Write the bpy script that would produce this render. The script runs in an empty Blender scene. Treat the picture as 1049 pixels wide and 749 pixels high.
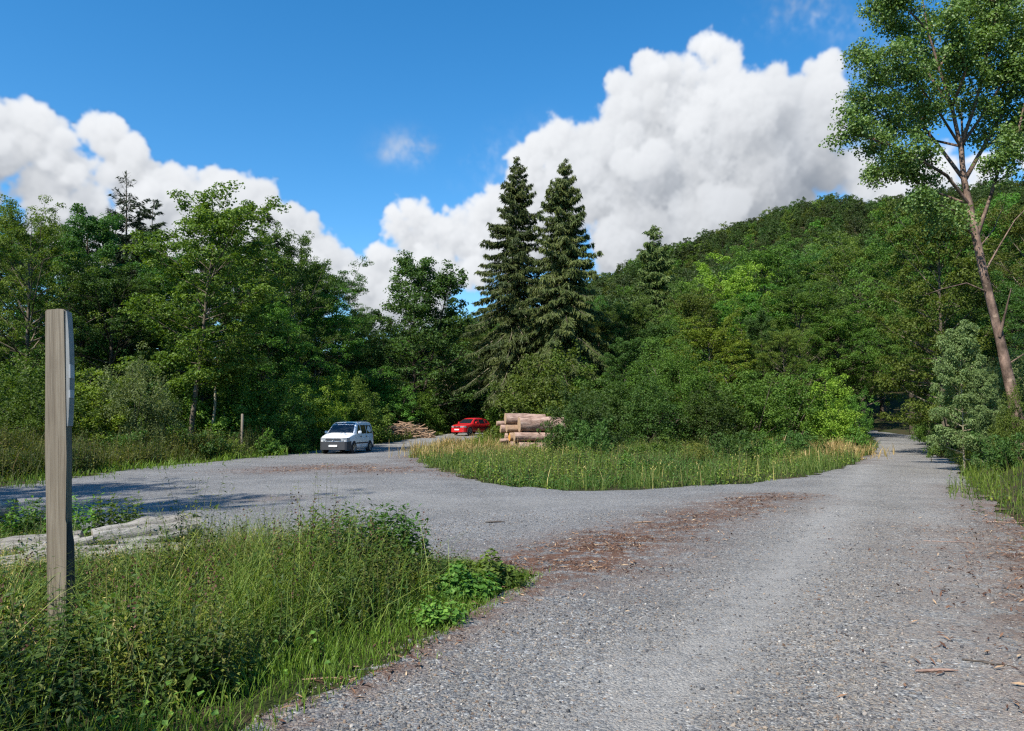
import bpy, bmesh, math, random
import numpy as np
from mathutils import Vector, Matrix, geometry
S = bpy.context.scene
COL = S.collection
R = math.radians
rad = math.pi / 180

# ------------------------------------------------------------------ camera
CAM_Z = 1.6
F_PX, CX, CY = 792.0, 524.5, 374.5
PITCH = R(4.45)
cam_d = bpy.data.cameras.new("camera")
cam = bpy.data.objects.new("camera", cam_d)
COL.objects.link(cam)
cam.location = (0, 0, CAM_Z)
cam.rotation_euler = (R(90) + PITCH, 0, 0)
cam_d.sensor_width = 36.0
cam_d.lens = 36.0 * F_PX / 1049.0
cam_d.clip_start = 0.05
cam_d.clip_end = 6000
S.camera = cam

def at(px, py, d):
    """point on the sight line through a pixel of the photograph, d metres ahead"""
    cx, cy = (px - CX) / F_PX, -(py - CY) / F_PX
    X = cx
    Y = math.cos(PITCH) - cy * math.sin(PITCH)
    Z = math.sin(PITCH) + cy * math.cos(PITCH)
    return (X * d / Y, d, CAM_Z + Z * d / Y)

def azel(px, py):
    x, y, z = at(px, py, 1.0)
    z -= CAM_Z
    return math.atan2(x, y), math.atan2(z, math.hypot(x, y))

# ------------------------------------------------------------------ terrain height
def smooth(a, b, x):
    t = np.clip((np.asarray(x, float) - a) / (b - a), 0, 1)
    return t * t * (3 - 2 * t)

_rng0 = np.random.default_rng(5)
_waves = [(_rng0.uniform(0, 6.28), _rng0.uniform(0, 6.28), _rng0.uniform(.5, 1)) for _ in range(14)]
def wav(x, y, wl):
    """smooth pseudo noise about -1..1, wavelength wl"""
    x = np.asarray(x, float) / wl * 6.28; y = np.asarray(y, float) / wl * 6.28
    s = 0
    for a, p, k in _waves:
        s = s + np.sin((x * math.cos(a) + y * math.sin(a)) * k + p)
    return s / 3.8

RIDGE = np.array([(-900, 455), (-200, 440), (200, 425), (330, 395), (400, 362), (480, 345), (560, 325), (610, 300), (700, 268),
                  (760, 250), (830, 232), (900, 222), (1000, 205), (1049, 196), (1250, 185), (1700, 185)], float)
_raz = np.array([azel(px, py)[0] for px, py in RIDGE]); _rel = np.array([azel(px, py)[1] for px, py in RIDGE])
_raz = np.concatenate([[-3.2, -1.6], _raz, [1.7, 3.2]]); _rel = np.concatenate([[0.02, 0.02], _rel, [.16, .02]])
R_FOOT, R_RIDGE = 88.0, 470.0
def height(x, y):
    x = np.asarray(x, float); y = np.asarray(y, float)
    r = np.hypot(x, y); az = np.arctan2(x, y)
    z = 1.0 * smooth(42, 85, y) * (1 - smooth(300, 500, r))
    el = np.interp(az, _raz, _rel)
    el = np.maximum(el, 0)
    Hr = np.tan(el) * R_RIDGE
    t = np.clip((r - R_FOOT) / (R_RIDGE - R_FOOT), 0, 1)
    hill = Hr * (t ** 1.15) * (1 - .25 * smooth(.7, 1, t) * 0)
    hill = hill * (1 - .55 * smooth(R_RIDGE + 20, R_RIDGE + 700, r))
    hill = hill * (1 + .05 * wav(x, y, 160) * smooth(120, 250, r) * (1 - smooth(400, 470, r)))
    z = z + hill
    # the bank on the left, the mound under the near weeds, small unevenness
    z = z + .5 * smooth(0, 8, -x - 15.5) * smooth(20, 27, y) * (1 - smooth(60, 80, y))
    sr = (x - (11.8 + (y - 19.8) * .50)) * .9
    z = z + 1.15 * smooth(.2, 3.6, sr) * smooth(6, 16, y) * (1 - smooth(56, 80, y)) * (1 - smooth(40, 80, x))
    z = z + .12 * np.exp(-(((x + 2.6) / 2.2) ** 2 + ((y - 7.0) / 2.4) ** 2))
    z = z + .02 * wav(x, y, 7) * smooth(0, 8, r)
    return z

def hz(x, y): return float(height(x, y))

def G(px, py):
    """ground point under a pixel (flat part)"""
    lo, hi = 2.0, 120.0
    for _ in range(50):
        m = .5 * (lo + hi)
        p = at(px, py, m)
        if p[2] > hz(p[0], p[1]): lo = m
        else: hi = m
    return at(px, py, lo)[:2]

# ------------------------------------------------------------------ outlines on the ground (metres)
GRAVEL = [(-3.4, -2), (-1.42, 4.05), (-.93, 5.2), (-.4, 6.4), (.12, 7.6), (.22, 8.25), (-.25, 8.8), (-1.1, 9.15), (-3.2, 9.8), (-5.0, 10.6), (-6.6, 11.8),
          (-9.2, 13.4), (-16, 14.2), (-26, 15), (-26, 19.4), (-16, 19.6), (-13.3, 20.2), (-13.8, 30), (-13.1, 38), (-12.3, 45.5), (-11.6, 53),
          (-9, 60), (-6.6, 70), (-4.6, 82), (-1, 96), (3, 95.5), (-.6, 80), (-2.2, 70), (-3.8, 58), (-5.3, 48), (-5.2, 43.0), (-3.2, 30.2), (-1.3, 23.6),
          (.4, 19.9), (1.8, 19.0), (4.6, 20.6), (6.4, 21.4), (9.6, 25.0), (14.3, 32.5), (20.9, 45), (26.5, 57), (31, 66), (33.5, 76), (34, 88), (32, 104),
          (36, 104), (38, 88), (37.3, 76), (35, 65), (30.5, 57), (25.4, 47), (18.5, 32.5), (11.8, 19.8), (8.0, 12.2), (6.0, 8.5), (3.6, 3), (1.8, -2)]
WEEDS = [(-3.4, -1), (-1.5, 3.9), (-1.0, 5.1), (-.45, 6.3), (.05, 7.5), (.15, 8.2), (-.3, 8.7), (-1.15, 9.05), (-3.2, 9.7), (-5.0, 10.5), (-6.6, 11.7), (-9.2, 13.3),
         (-14, 14.0), (-14, 3), (-7, -1)]

def resample(poly, step, rng, jit, far=30):
    out = []
    n = len(poly)
    for i in range(n):
        a = np.array(poly[i]); b = np.array(poly[(i + 1) % n])
        L = np.linalg.norm(b - a)
        s = step if min(a[1], b[1]) < far else step * 3
        k = max(1, int(L / s))
        for j in range(k):
            p = a + (b - a) * j / k
            jj = jit if p[1] < 14 else jit * 2.6
            out.append(p + rng.normal(0, jj, 2) + jj * 1.2 * np.array([wav(p[0], p[1], 1.3), wav(p[1] + 9, p[0], 1.1)]))
    return np.array(out)

def inside(poly, x, y):
    poly = np.asarray(poly, float); x = np.asarray(x, float); y = np.asarray(y, float)
    c = np.zeros(x.shape, bool)
    n = len(poly)
    for i in range(n):
        x0, y0 = poly[i]; x1, y1 = poly[i - 1]
        if y0 == y1: continue
        c ^= ((y0 > y) != (y1 > y)) & (x < (x1 - x0) * (y - y0) / (y1 - y0) + x0)
    return c

def sdist(poly, x, y):
    """signed distance, positive inside"""
    poly = np.asarray(poly, float); x = np.asarray(x, float); y = np.asarray(y, float)
    d = np.full(x.shape, 1e9)
    n = len(poly)
    for i in range(n):
        x0, y0 = poly[i - 1]; x1, y1 = poly[i]
        dx, dy = x1 - x0, y1 - y0
        t = np.clip(((x - x0) * dx + (y - y0) * dy) / (dx * dx + dy * dy + 1e-12), 0, 1)
        d = np.minimum(d, np.hypot(x - x0 - t * dx, y - y0 - t * dy))
    return np.where(inside(poly, x, y), d, -d)

def scatter(rng, n, box, keep):
    """up to n random points in a box (x0,x1,y0,y1) that pass keep(x,y)->probability"""
    x = rng.uniform(box[0], box[1], n); y = rng.uniform(box[2], box[3], n)
    k = rng.random(n) < keep(x, y)
    return x[k], y[k]

# ------------------------------------------------------------------ mesh accumulation
class MB:
    def __init__(s): s.v = []; s.f = []; s.m = []; s.a = []; s.sm = []; s.n = 0
    def add(s, v, f, mat=0, a=None, smooth=False):
        v = np.asarray(v, np.float32).reshape(-1, 3); f = np.asarray(f, np.int64)
        if len(f) == 0: return
        s.v.append(v); s.f.append(f + s.n); s.n += len(v)
        k = len(f)
        s.m.append(np.full(k, mat, np.int32)); s.sm.append(np.full(k, smooth, bool))
        s.a.append(np.full(k, .5, np.float32) if a is None else np.broadcast_to(np.asarray(a, np.float32), (k,)))
    def mesh(s, name, mats):
        me = bpy.data.meshes.new(name)
        v = np.concatenate(s.v) if s.v else np.zeros((0, 3), np.float32)
        me.vertices.add(len(v)); me.vertices.foreach_set("co", v.ravel())
        tot = np.concatenate([np.full(len(f), f.shape[1], np.int32) for f in s.f])
        idx = np.concatenate([f.ravel() for f in s.f]).astype(np.int32)
        me.loops.add(len(idx)); me.loops.foreach_set("vertex_index", idx)
        me.polygons.add(len(tot))
        me.polygons.foreach_set("loop_start", np.concatenate([[0], np.cumsum(tot)[:-1]]).astype(np.int32))
        for m in mats: me.materials.append(m)
        me.polygons.foreach_set("material_index", np.concatenate(s.m))
        me.polygons.foreach_set("use_smooth", np.concatenate(s.sm))
        at_ = me.attributes.new("v", 'FLOAT', 'FACE'); at_.data.foreach_set("value", np.concatenate(s.a).astype(np.float32))
        me.update(calc_edges=True)
        return me
    def build(s, name, mats, parent=None):
        if not isinstance(mats, (list, tuple)): mats = [mats]
        o = bpy.data.objects.new(name, s.mesh(name, mats)); COL.objects.link(o)
        if parent: o.parent = parent
        return o

def norm(a): return a / np.maximum(np.linalg.norm(a, axis=-1, keepdims=True), 1e-9)

def tube(mb, pts, radii, n=6, mat=0, a=None, cap=True, wob=None):
    pts = np.asarray(pts, float); radii = np.asarray(radii, float)
    K = len(pts)
    tan = np.gradient(pts, axis=0) if K > 1 else np.array([[0, 0, 1.]])
    tan = norm(tan)
    ref = np.array([0, 0, 1.]) if abs(tan[0, 2]) < .8 else np.array([1., 0, 0])
    u = norm(np.cross(tan, ref)); w = np.cross(tan, u)
    ang = np.arange(n) * 2 * math.pi / n
    rr = radii[:, None] * np.ones(n)[None]
    if wob is not None: rr = rr * wob
    V = pts[:, None] + rr[..., None] * (np.cos(ang)[None, :, None] * u[:, None] + np.sin(ang)[None, :, None] * w[:, None])
    i = np.arange(K - 1)[:, None] * n; j = np.arange(n)[None]; j2 = (j + 1) % n
    F = np.stack([i + j, i + j2, i + n + j2, i + n + j], -1).reshape(-1, 4)
    mb.add(V.reshape(-1, 3), F, mat, a, True)
    if cap and n == 4:
        mb.add(V[[0, -1]].reshape(-1, 3), [[3, 2, 1, 0], [4, 5, 6, 7]], mat, a)
    elif cap and n > 4:
        for e, sgn in ((0, -1), (K - 1, 1)):
            c = np.vstack([V[e], pts[e][None]])
            f = [[k, (k + 1) % n, n] if sgn > 0 else [(k + 1) % n, k, n] for k in range(n)]
            mb.add(c, f, mat, a)

def leaf_quads(mb, C, N, size, rng, asp=.6, fold=.12, T=None, mat=0, a=None):
    C = np.asarray(C, float); n = len(C)
    if n == 0: return
    N = norm(N)
    if T is None:
        T = rng.normal(size=(n, 3))
    T = norm(T - N * np.sum(T * N, -1, keepdims=True))
    B = np.cross(N, T)
    s = np.broadcast_to(np.asarray(size, float), (n,))[:, None]
    V = np.stack([C - T * s * .5, C + B * s * asp * .5 + N * s * fold, C + T * s * .5, C - B * s * asp * .5 + N * s * fold], 1)
    F = np.arange(n * 4).reshape(n, 4)
    mb.add(V.reshape(-1, 3), F, mat, rng.random(n) if a is None else a)

def rnd_dirs(rng, n):
    return norm(rng.normal(size=(n, 3)))

def clump_leaves(mb, rng, C, Rc, k, leaf, flat=.6, asp=.6, up=.55, mat=0, tone=None):
    C = np.repeat(np.asarray(C, float), k, 0); Rr = np.repeat(np.asarray(Rc, float), k)
    tn = np.repeat(rng.random(len(Rc)) if tone is None else tone, k)
    n = len(C)
    d = rnd_dirs(rng, n)
    r = Rr * rng.random(n) ** .5
    off = d * r[:, None] * np.array([1, 1, flat])
    off[:, 2] -= .25 * Rr * (r / np.maximum(Rr, 1e-6)) ** 2
    N = d * .55 + rnd_dirs(rng, n) * .75 + np.array([0, 0, up])
    a = np.clip(.5 * tn + .5 * rng.random(n), 0, 1)
    leaf_quads(mb, C + off, N, leaf * rng.uniform(.7, 1.25, n), rng, asp=asp, mat=mat, a=a)

def blades(mb, rng, P, h, w, lean, mat=0, a=None, curl=.5):
    """grass blades: three segments, tapering, bending over; P (n,3)"""
    n = len(P)
    if n == 0: return
    h = np.broadcast_to(np.asarray(h, float), (n,)); w = np.broadcast_to(np.asarray(w, float), (n,))
    az = rng.uniform(0, 2 * math.pi, n)
    D = np.stack([np.cos(az), np.sin(az), np.zeros(n)], -1)
    fa = az + rng.uniform(-.9, .9, n) + math.pi / 2
    W = np.stack([np.cos(fa), np.sin(fa), np.zeros(n)], -1)
    ln = lean * rng.uniform(.2, 1.2, n)
    rows = []
    for t, wt in ((0, 1), (.38, .9), (.74, .6), (1, .06)):
        hor = ln * h * (t ** (1 + curl * 2)); ver = h * t * (1 - .35 * np.minimum(ln, 1) * t)
        c = P + D * hor[:, None] + np.stack([0 * ver, 0 * ver, ver], -1)
        rows += [c - W * (w * wt * .5)[:, None], c + W * (w * wt * .5)[:, None]]
    V = np.stack(rows, 1)
    b = np.arange(n)[:, None] * 8
    F = np.concatenate([b + np.array([[0, 1, 3, 2]]), b + np.array([[2, 3, 5, 4]]), b + np.array([[4, 5, 7, 6]])], 0)
    aa = rng.random(n) if a is None else np.broadcast_to(np.asarray(a, float), (n,))
    mb.add(V.reshape(-1, 3), F, mat, np.tile(aa, 3), True)

def stalks(mb, rng, P, h, leaf, k, mat_stem=0, mat_leaf=1, asp=.42, spread=1.0, droop=.25, low=.12, lean=.12, a=None, taper=.55, stem_w=.006):
    """leafy weed stalks: a thin stem and k leaves in opposite pairs"""
    n = len(P)
    if n == 0: return
    h = np.broadcast_to(np.asarray(h, float), (n,))
    la = rng.uniform(0, 6.283, n); lm = lean * rng.uniform(0, 1.6, n) * h
    tip = P + np.stack([np.cos(la) * lm, np.sin(la) * lm, h], -1)
    mid = P * .5 + tip * .5 - np.stack([np.cos(la) * lm * .2, np.sin(la) * lm * .2, 0 * h], -1)
    fa = rng.uniform(0, 6.283, n)
    W = np.stack([np.cos(fa), np.sin(fa), 0 * fa], -1) * stem_w
    V = np.stack([P - W, P + W, mid - W * .8, mid + W * .8, tip - W * .3, tip + W * .3], 1)
    b = np.arange(n)[:, None] * 6
    mb.add(V.reshape(-1, 3), np.concatenate([b + np.array([[0, 1, 3, 2]]), b + np.array([[2, 3, 5, 4]])]), mat_stem, .5)
    t = np.linspace(low, 1, k)[None] + rng.uniform(-.03, .03, (n, k))
    q = np.clip(t, 0, 1)[..., None]
    C = (1 - q) ** 2 * P[:, None] + 2 * q * (1 - q) * mid[:, None] + q * q * tip[:, None]
    az = (rng.uniform(0, 6.283, n)[:, None] + np.arange(k)[None] * math.pi + (np.arange(k)[None] // 2) * 1.57 + rng.uniform(-.4, .4, (n, k)))
    ls = leaf * (1 - taper * np.clip(t, 0, 1) ** 2) * rng.uniform(.7, 1.25, (n, k))
    el = rng.uniform(-.5, .35, (n, k)) * spread - droop + .6 * np.clip(t, 0, 1) ** 4
    T = np.stack([np.cos(az) * np.cos(el), np.sin(az) * np.cos(el), np.sin(el)], -1)
    N = np.stack([-np.cos(az) * np.sin(el), -np.sin(az) * np.sin(el), np.cos(el)], -1) + rng.normal(0, .25, (n, k, 3))
    C = C + T * (ls * .55)[..., None]
    av = np.clip((rng.random(n) if a is None else np.broadcast_to(a, (n,)))[:, None] * .6 + .4 * rng.random((n, k)), 0, 1)
    leaf_quads(mb, C.reshape(-1, 3), N.reshape(-1, 3), ls.ravel(), rng, asp=asp, T=T.reshape(-1, 3), mat=mat_leaf, a=av.ravel(), fold=.1)

# ------------------------------------------------------------------ naming
def thing(name, label, cat, loc=(0, 0, 0), rotz=0, group=None):
    o = bpy.data.objects.new(name, None); COL.objects.link(o)
    o.location = loc; o.rotation_euler = (0, 0, rotz); o.empty_display_size = .2
    return tag(o, label, cat, group)
def tag(o, label, cat, group=None, kind=None):
    if label: o["label"] = label
    if cat: o["category"] = cat
    if group: o["group"] = group
    if kind: o["kind"] = kind
    return o
def copy_thing(src, loc, rotz, scale, label, group=None):
    r = src.copy(); COL.objects.link(r)
    r.location = loc; r.rotation_euler = (0, 0, rotz); r.scale = scale
    r["label"] = label
    if group: r["group"] = group
    elif "group" in r: del r["group"]
    for ch in src.children:
        c = ch.copy(); COL.objects.link(c); c.parent = r
        for g in ch.children:
            d = g.copy(); COL.objects.link(d); d.parent = c
    return r

# ------------------------------------------------------------------ materials
def new_mat(name):
    m = bpy.data.materials.new(name); m.use_nodes = True
    nt = m.node_tree; nt.nodes.clear()
    out = nt.nodes.new('ShaderNodeOutputMaterial')
    return m, nt, out
def nd(nt, typ, ins=None, **kw):
    n = nt.nodes.new(typ)
    for k, v in kw.items(): setattr(n, k, v)
    for k, v in (ins or {}).items():
        s = n.inputs[k]
        if isinstance(v, bpy.types.NodeSocket): nt.links.new(v, s)
        else: s.default_value = v
    return n
def ramp(nt, fac, stops, interp='LINEAR'):
    r = nt.nodes.new('ShaderNodeValToRGB'); nt.links.new(fac, r.inputs[0])
    cr = r.color_ramp; cr.interpolation = interp
    while len(cr.elements) < len(stops): cr.elements.new(.5)
    for e, (p, c) in zip(cr.elements, stops): e.position = p; e.color = (*c, 1) if len(c) == 3 else c
    return r.outputs[0]
def mixc(nt, fac, a, b, mode='MIX'):
    n = nt.nodes.new('ShaderNodeMix'); n.data_type = 'RGBA'; n.blend_type = mode
    for s, v in ((n.inputs[0], fac), (n.inputs[6], a), (n.inputs[7], b)):
        if isinstance(v, bpy.types.NodeSocket): nt.links.new(v, s)
        else: s.default_value = v if not isinstance(v, tuple) or len(v) == 4 else (*v, 1)
    return n.outputs[2]
def math_(nt, op, a, b=0.0, c=None, clamp=False):
    n = nt.nodes.new('ShaderNodeMath'); n.operation = op; n.use_clamp = clamp
    for i, v in enumerate((a, b) if c is None else (a, b, c)):
        if isinstance(v, bpy.types.NodeSocket): nt.links.new(v, n.inputs[i])
        else: n.inputs[i].default_value = v
    return n.outputs[0]
def maprange(nt, v, a, b, c=0.0, d=1.0):
    n = nt.nodes.new('ShaderNodeMapRange')
    nt.links.new(v, n.inputs[0])
    for i, q in enumerate((a, b, c, d)): n.inputs[i + 1].default_value = q
    return n.outputs[0]
def principled(nt, out, col, rough=.6, spec=.3, bump=None, bump_d=.01, bump_s=.5, **kw):
    p = nt.nodes.new('ShaderNodeBsdfPrincipled')
    for s, v in (('Base Color', col), ('Roughness', rough), ('Specular IOR Level', spec)):
        if isinstance(v, bpy.types.NodeSocket): nt.links.new(v, p.inputs[s])
        else: p.inputs[s].default_value = (*v, 1) if isinstance(v, tuple) and len(v) == 3 else v
    for k, v in kw.items(): p.inputs[k.replace('_', ' ')].default_value = v
    if bump is not None:
        b = nd(nt, 'ShaderNodeBump', {'Height': bump, 'Distance': bump_d, 'Strength': bump_s})
        nt.links.new(b.outputs[0], p.inputs['Normal'])
    nt.links.new(p.outputs[0], out.inputs[0])
    return p

def leaf_mat(name, dark, mid, light, transl=.32, rough=.55, spec=.25, objvar=.36):
    """leaf colour: varies leaf by leaf (attribute v), patch by patch and a little tree by tree"""
    m, nt, out = new_mat(name)
    a = nd(nt, 'ShaderNodeAttribute', attribute_name='v').outputs['Fac']
    col = ramp(nt, a, [(0, dark), (.5, mid), (1, light)])
    oi = nd(nt, 'ShaderNodeObjectInfo').outputs['Random']
    hsv = nd(nt, 'ShaderNodeHueSaturation', {'Color': col, 'Hue': maprange(nt, oi, 0, 1, .5 - .022 * objvar / .25, .5 + .008 * objvar / .25),
                                            'Value': maprange(nt, oi, 0, 1, 1 - objvar, 1 + objvar)})
    col = hsv.outputs[0]
    p = nt.nodes.new('ShaderNodeBsdfPrincipled')
    nt.links.new(col, p.inputs['Base Color']); p.inputs['Roughness'].default_value = rough; p.inputs['Specular IOR Level'].default_value = spec
    tcol = mixc(nt, 1.0, col, (1.5, 1.55, .55, 1), 'MULTIPLY')
    tr = nd(nt, 'ShaderNodeBsdfTranslucent', {'Color': tcol})
    mx = nd(nt, 'ShaderNodeMixShader', {0: transl, 1: p.outputs[0], 2: tr.outputs[0]})
    nt.links.new(mx.outputs[0], out.inputs[0])
    return m

def plain_mat(name, col, rough=.5, spec=.4, noise=0, nscale=8, **kw):
    m, nt, out = new_mat(name)
    if noise:
        tc = nd(nt, 'ShaderNodeTexCoord').outputs['Object']
        n = nd(nt, 'ShaderNodeTexNoise', {'Vector': tc, 'Scale': nscale, 'Detail': 4.0}).outputs[0]
        f = maprange(nt, n, .3, .7, 1 - noise, 1 + noise)
        c = mixc(nt, 1.0, (*col, 1), nd(nt, 'ShaderNodeCombineColor', {0: f, 1: f, 2: f}).outputs[0], 'MULTIPLY')
    else: c = col
    principled(nt, out, c, rough, spec, **kw)
    return m

def bark_mat(name, c1, c2, scale=6, stretch=.25, bump=.02):
    m, nt, out = new_mat(name)
    tc = nd(nt, 'ShaderNodeTexCoord').outputs['Object']
    mp = nd(nt, 'ShaderNodeMapping', {'Vector': tc, 'Scale': (1, 1, stretch)}).outputs[0]
    n = nd(nt, 'ShaderNodeTexNoise', {'Vector': mp, 'Scale': scale, 'Detail': 6.0, 'Roughness': .7}).outputs[0]
    n2 = nd(nt, 'ShaderNodeTexNoise', {'Vector': tc, 'Scale': scale * .25, 'Detail': 3.0}).outputs[0]
    col = mixc(nt, maprange(nt, n, .35, .65), (*c1, 1), (*c2, 1))
    col = mixc(nt, maprange(nt, n2, .42, .62, 0, .8), col, (c1[0] * .5, c1[1] * .55, c1[2] * .5, 1))
    n3 = nd(nt, 'ShaderNodeTexNoise', {'Vector': tc, 'Scale': scale * .6, 'Detail': 5.0, 'Roughness': .7}).outputs[0]
    col = mixc(nt, maprange(nt, n3, .56, .66, 0, .55), col, (min(.5, c2[0] * 1.35), min(.5, c2[1] * 1.45), min(.5, c2[2] * 1.4), 1))
    principled(nt, out, col, .9, .15, bump=n, bump_d=bump, bump_s=.8)
    return m
# ------------------------------------------------------------------ sun and sky
SUN_AZ = math.atan2(-0.64, -0.77)      # clockwise from +Y: from the left, a little behind the camera
SUN_EL = R(48)
sun_vec = Vector((math.sin(SUN_AZ) * math.cos(SUN_EL), math.cos(SUN_AZ) * math.cos(SUN_EL), math.sin(SUN_EL)))
sd = bpy.data.lights.new("sun", 'SUN'); sun = bpy.data.objects.new("sun", sd); COL.objects.link(sun)
sd.energy = 4.8; sd.angle = R(.55); sd.color = (1, .945, .86)
sun.rotation_euler = sun_vec.to_track_quat('Z', 'Y').to_euler()

def cloud_layer():
    """a small field of cumulus, marched through on a voxel grid over the part of the sky ahead (degrees)"""
    rng = np.random.default_rng(11)
    st = .125
    A0, A1, E0, E1 = -42., 42., -1., 38.
    nx, ny, nz = int((A1 - A0) / st), int((E1 - E0) / st), 86
    f = np.full((nx, ny, nz), -1.5, np.float32)
    def ball(x, y, z, r, amp=1.0):
        x0, x1 = int(max(0, x - r * 1.5)), int(min(nx, x + r * 1.5 + 2)); y0, y1 = int(max(0, y - r * 1.5)), int(min(ny, y + r * 1.5 + 2)); z0, z1 = int(max(0, z - r * 1.5)), int(min(nz, z + r * 1.5 + 2))
        if x1 <= x0 or y1 <= y0 or z1 <= z0: return
        X = np.arange(x0, x1, dtype=np.float32)[:, None, None] - x; Y = np.arange(y0, y1, dtype=np.float32)[None, :, None] - y; Z = np.arange(z0, z1, dtype=np.float32)[None, None] - z
        d = amp * (1 - np.sqrt(X * X + Y * Y + Z * Z) / r)
        sub = f[x0:x1, y0:y1, z0:z1]
        np.maximum(sub, np.minimum(d, .6), out=sub)
    def puff(px, py, r, z=0, kids=7, amp=1.0, grand=2):
        a, e = azel(px, py)
        x, y = (math.degrees(a) - A0) / st, (math.degrees(e) - E0) / st
        r = r * .061 / st; zc = nz * .5 + z
        ball(x, y, zc, r * .92, amp)
        for d in rnd_dirs(rng, kids):
            d[1] += .25; d[2] -= .2; d /= np.linalg.norm(d)
            rk = r * rng.uniform(.32, .6)
            c = np.array([x, y, zc]) + d * r * rng.uniform(.68, .95)
            ball(*c, rk, amp)
            for e_ in rnd_dirs(rng, grand):
                ball(*(c + e_ * rk * .85), rk * rng.uniform(.25, .55), amp)
    # left bank of cloud
    for p in ((38, 142, 36), (2, 152, 36), (70, 172, 36), (45, 192, 36), (-40, 140, 46), (-60, 190, 40), (88, 195, 36), (22, 128, 22), (60, 145, 26)): puff(*p, z=-10)
    for p in ((105, 142, 24), (128, 165, 30), (138, 190, 30), (96, 128, 16)): puff(*p, z=12)
    for p in ((165, 205, 36), (205, 210, 38), (245, 222, 40), (285, 245, 38), (325, 268, 36), (360, 285, 32), (300, 290, 45), (230, 270, 55), (140, 250, 55), (70, 250, 48), (390, 310, 35)): puff(*p)
    for p in ((430, 225, 28), (405, 235, 24), (455, 245, 32), (470, 225, 30), (440, 270, 40), (490, 255, 40), (395, 275, 30), (510, 225, 34), (420, 310, 40)): puff(*p, amp=.7)
    # the tall cloud
    for p in ((735, 86, 50), (700, 110, 50), (770, 110, 46), (672, 92, 34), (650, 120, 40), (805, 105, 34), (842, 84, 24), (825, 120, 40), (740, 150, 75), (660, 170, 60), (800, 165, 55),
              (835, 140, 28), (600, 165, 40), (565, 150, 30), (540, 165, 30), (590, 200, 55), (650, 220, 60), (720, 215, 65), (780, 205, 50), (540, 215, 45), (690, 240, 50), (500, 215, 26), (560, 250, 40)): puff(*p)
    for p in ((880, 190, 26), (905, 200, 26), (950, 190, 30), (1010, 185, 26), (1060, 165, 26), (1000, 215, 36), (1100, 170, 50)): puff(*p, amp=.5)
    # turbulence
    kx = np.fft.fftfreq(nx)[:, None, None].astype(np.float32); ky = np.fft.fftfreq(ny)[None, :, None].astype(np.float32); kz = np.fft.rfftfreq(nz)[None, None].astype(np.float32)
    k = np.sqrt(kx * kx + ky * ky + kz * kz) + 1e-4
    w = np.fft.rfftn(rng.standard_normal((nx, ny, nz)).astype(np.float32))
    n = np.fft.irfftn(w * k ** -1.95 * (k > .005), s=(nx, ny, nz)).astype(np.float32)
    n /= n.std()
    n2 = np.fft.irfftn(w * k ** -1.2 * (k > .05), s=(nx, ny, nz)).astype(np.float32); n2 /= n2.std()
    g = f + .20 * n + .045 * n2
    rho = np.clip((g - .06) / .34, 0, 1).astype(np.float32)
    rho = rho * rho * (3 - 2 * rho)
    # thin shreds of cloud
    gxx = np.arange(nx)[:, None] * st + A0; gyy = np.arange(ny)[None] * st + E0
    zw = np.exp(-((np.arange(nz) - nz * .5) / 9.0) ** 2)[None, None]
    shred = np.zeros((nx, ny))
    for px, py, rx, ry, am in ((424, 152, 30, 14, 1.0), (398, 160, 16, 8, .7), (500, 153, 20, 10, .8), (830, 4, 46, 20, 1.1), (868, 22, 22, 14, .8), (1036, 8, 26, 18, .9), (905, 60, 40, 20, .35), (520, 170, 50, 30, .5), (880, 150, 30, 40, .5)):
        aa, el_ = azel(px, py); shred = np.maximum(shred, am * np.exp(-((gxx - math.degrees(aa)) / (rx * .066)) ** 2 - ((gyy - math.degrees(el_)) / (ry * .066)) ** 2))
    rho += (.17 * shred[..., None] * zw * np.clip(.35 + .45 * n + .35 * n2, 0, 2)).astype(np.float32)
    rho = np.minimum(rho, 1)
    del f, n, n2, w, g
    # light from the sun: sweep away from it
    sv = np.array([sun_vec.x, sun_vec.z, sun_vec.y]); step = np.linalg.norm(sv / sv[0])
    dy, dz = -sv[1] / sv[0], -sv[2] / sv[0]
    iy = np.arange(ny) + dy; iz = np.arange(nz) + dz
    y0 = np.floor(iy).astype(int); fy = (iy - y0)[:, None].astype(np.float32); z0 = np.floor(iz).astype(int); fz = (iz - z0)[None].astype(np.float32)
    tau = np.zeros_like(rho)
    for i in range(1, nx):
        s = np.pad(tau[i - 1] + rho[i - 1] * step, 2)
        def gat(a, b): return s[np.clip(y0 + a + 2, 0, ny + 3)][:, np.clip(z0 + b + 2, 0, nz + 3)]
        tau[i] = (gat(0, 0) * (1 - fy) + gat(1, 0) * fy) * (1 - fz) + (gat(0, 1) * (1 - fy) + gat(1, 1) * fy) * fz
    # sky light from above
    top = np.cumsum(rho[:, ::-1], 1)[:, ::-1] - rho
    lit = (.66 * np.exp(-tau * .085) + .36 * np.exp(-tau * .021)) * (.66 + .34 * np.exp(-top * .019))
    ks = np.exp(-2 * (math.pi * 11.0) ** 2 * (kx * kx + ky * ky + kz * kz))
    def soft(q): return np.fft.irfftn(np.fft.rfftn(q * rho) * ks, s=(nx, ny, nz)).astype(np.float32) / np.maximum(np.fft.irfftn(np.fft.rfftn(rho) * ks, s=(nx, ny, nz)), .02).astype(np.float32)
    lit = .25 * lit + .75 * np.clip(soft(lit), 0, 1.2)
    sky = .52 + .16 * np.exp(-top * .03)
    T = np.ones((nx, ny), np.float32); acc = np.zeros((nx, ny, 3), np.float32)
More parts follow.
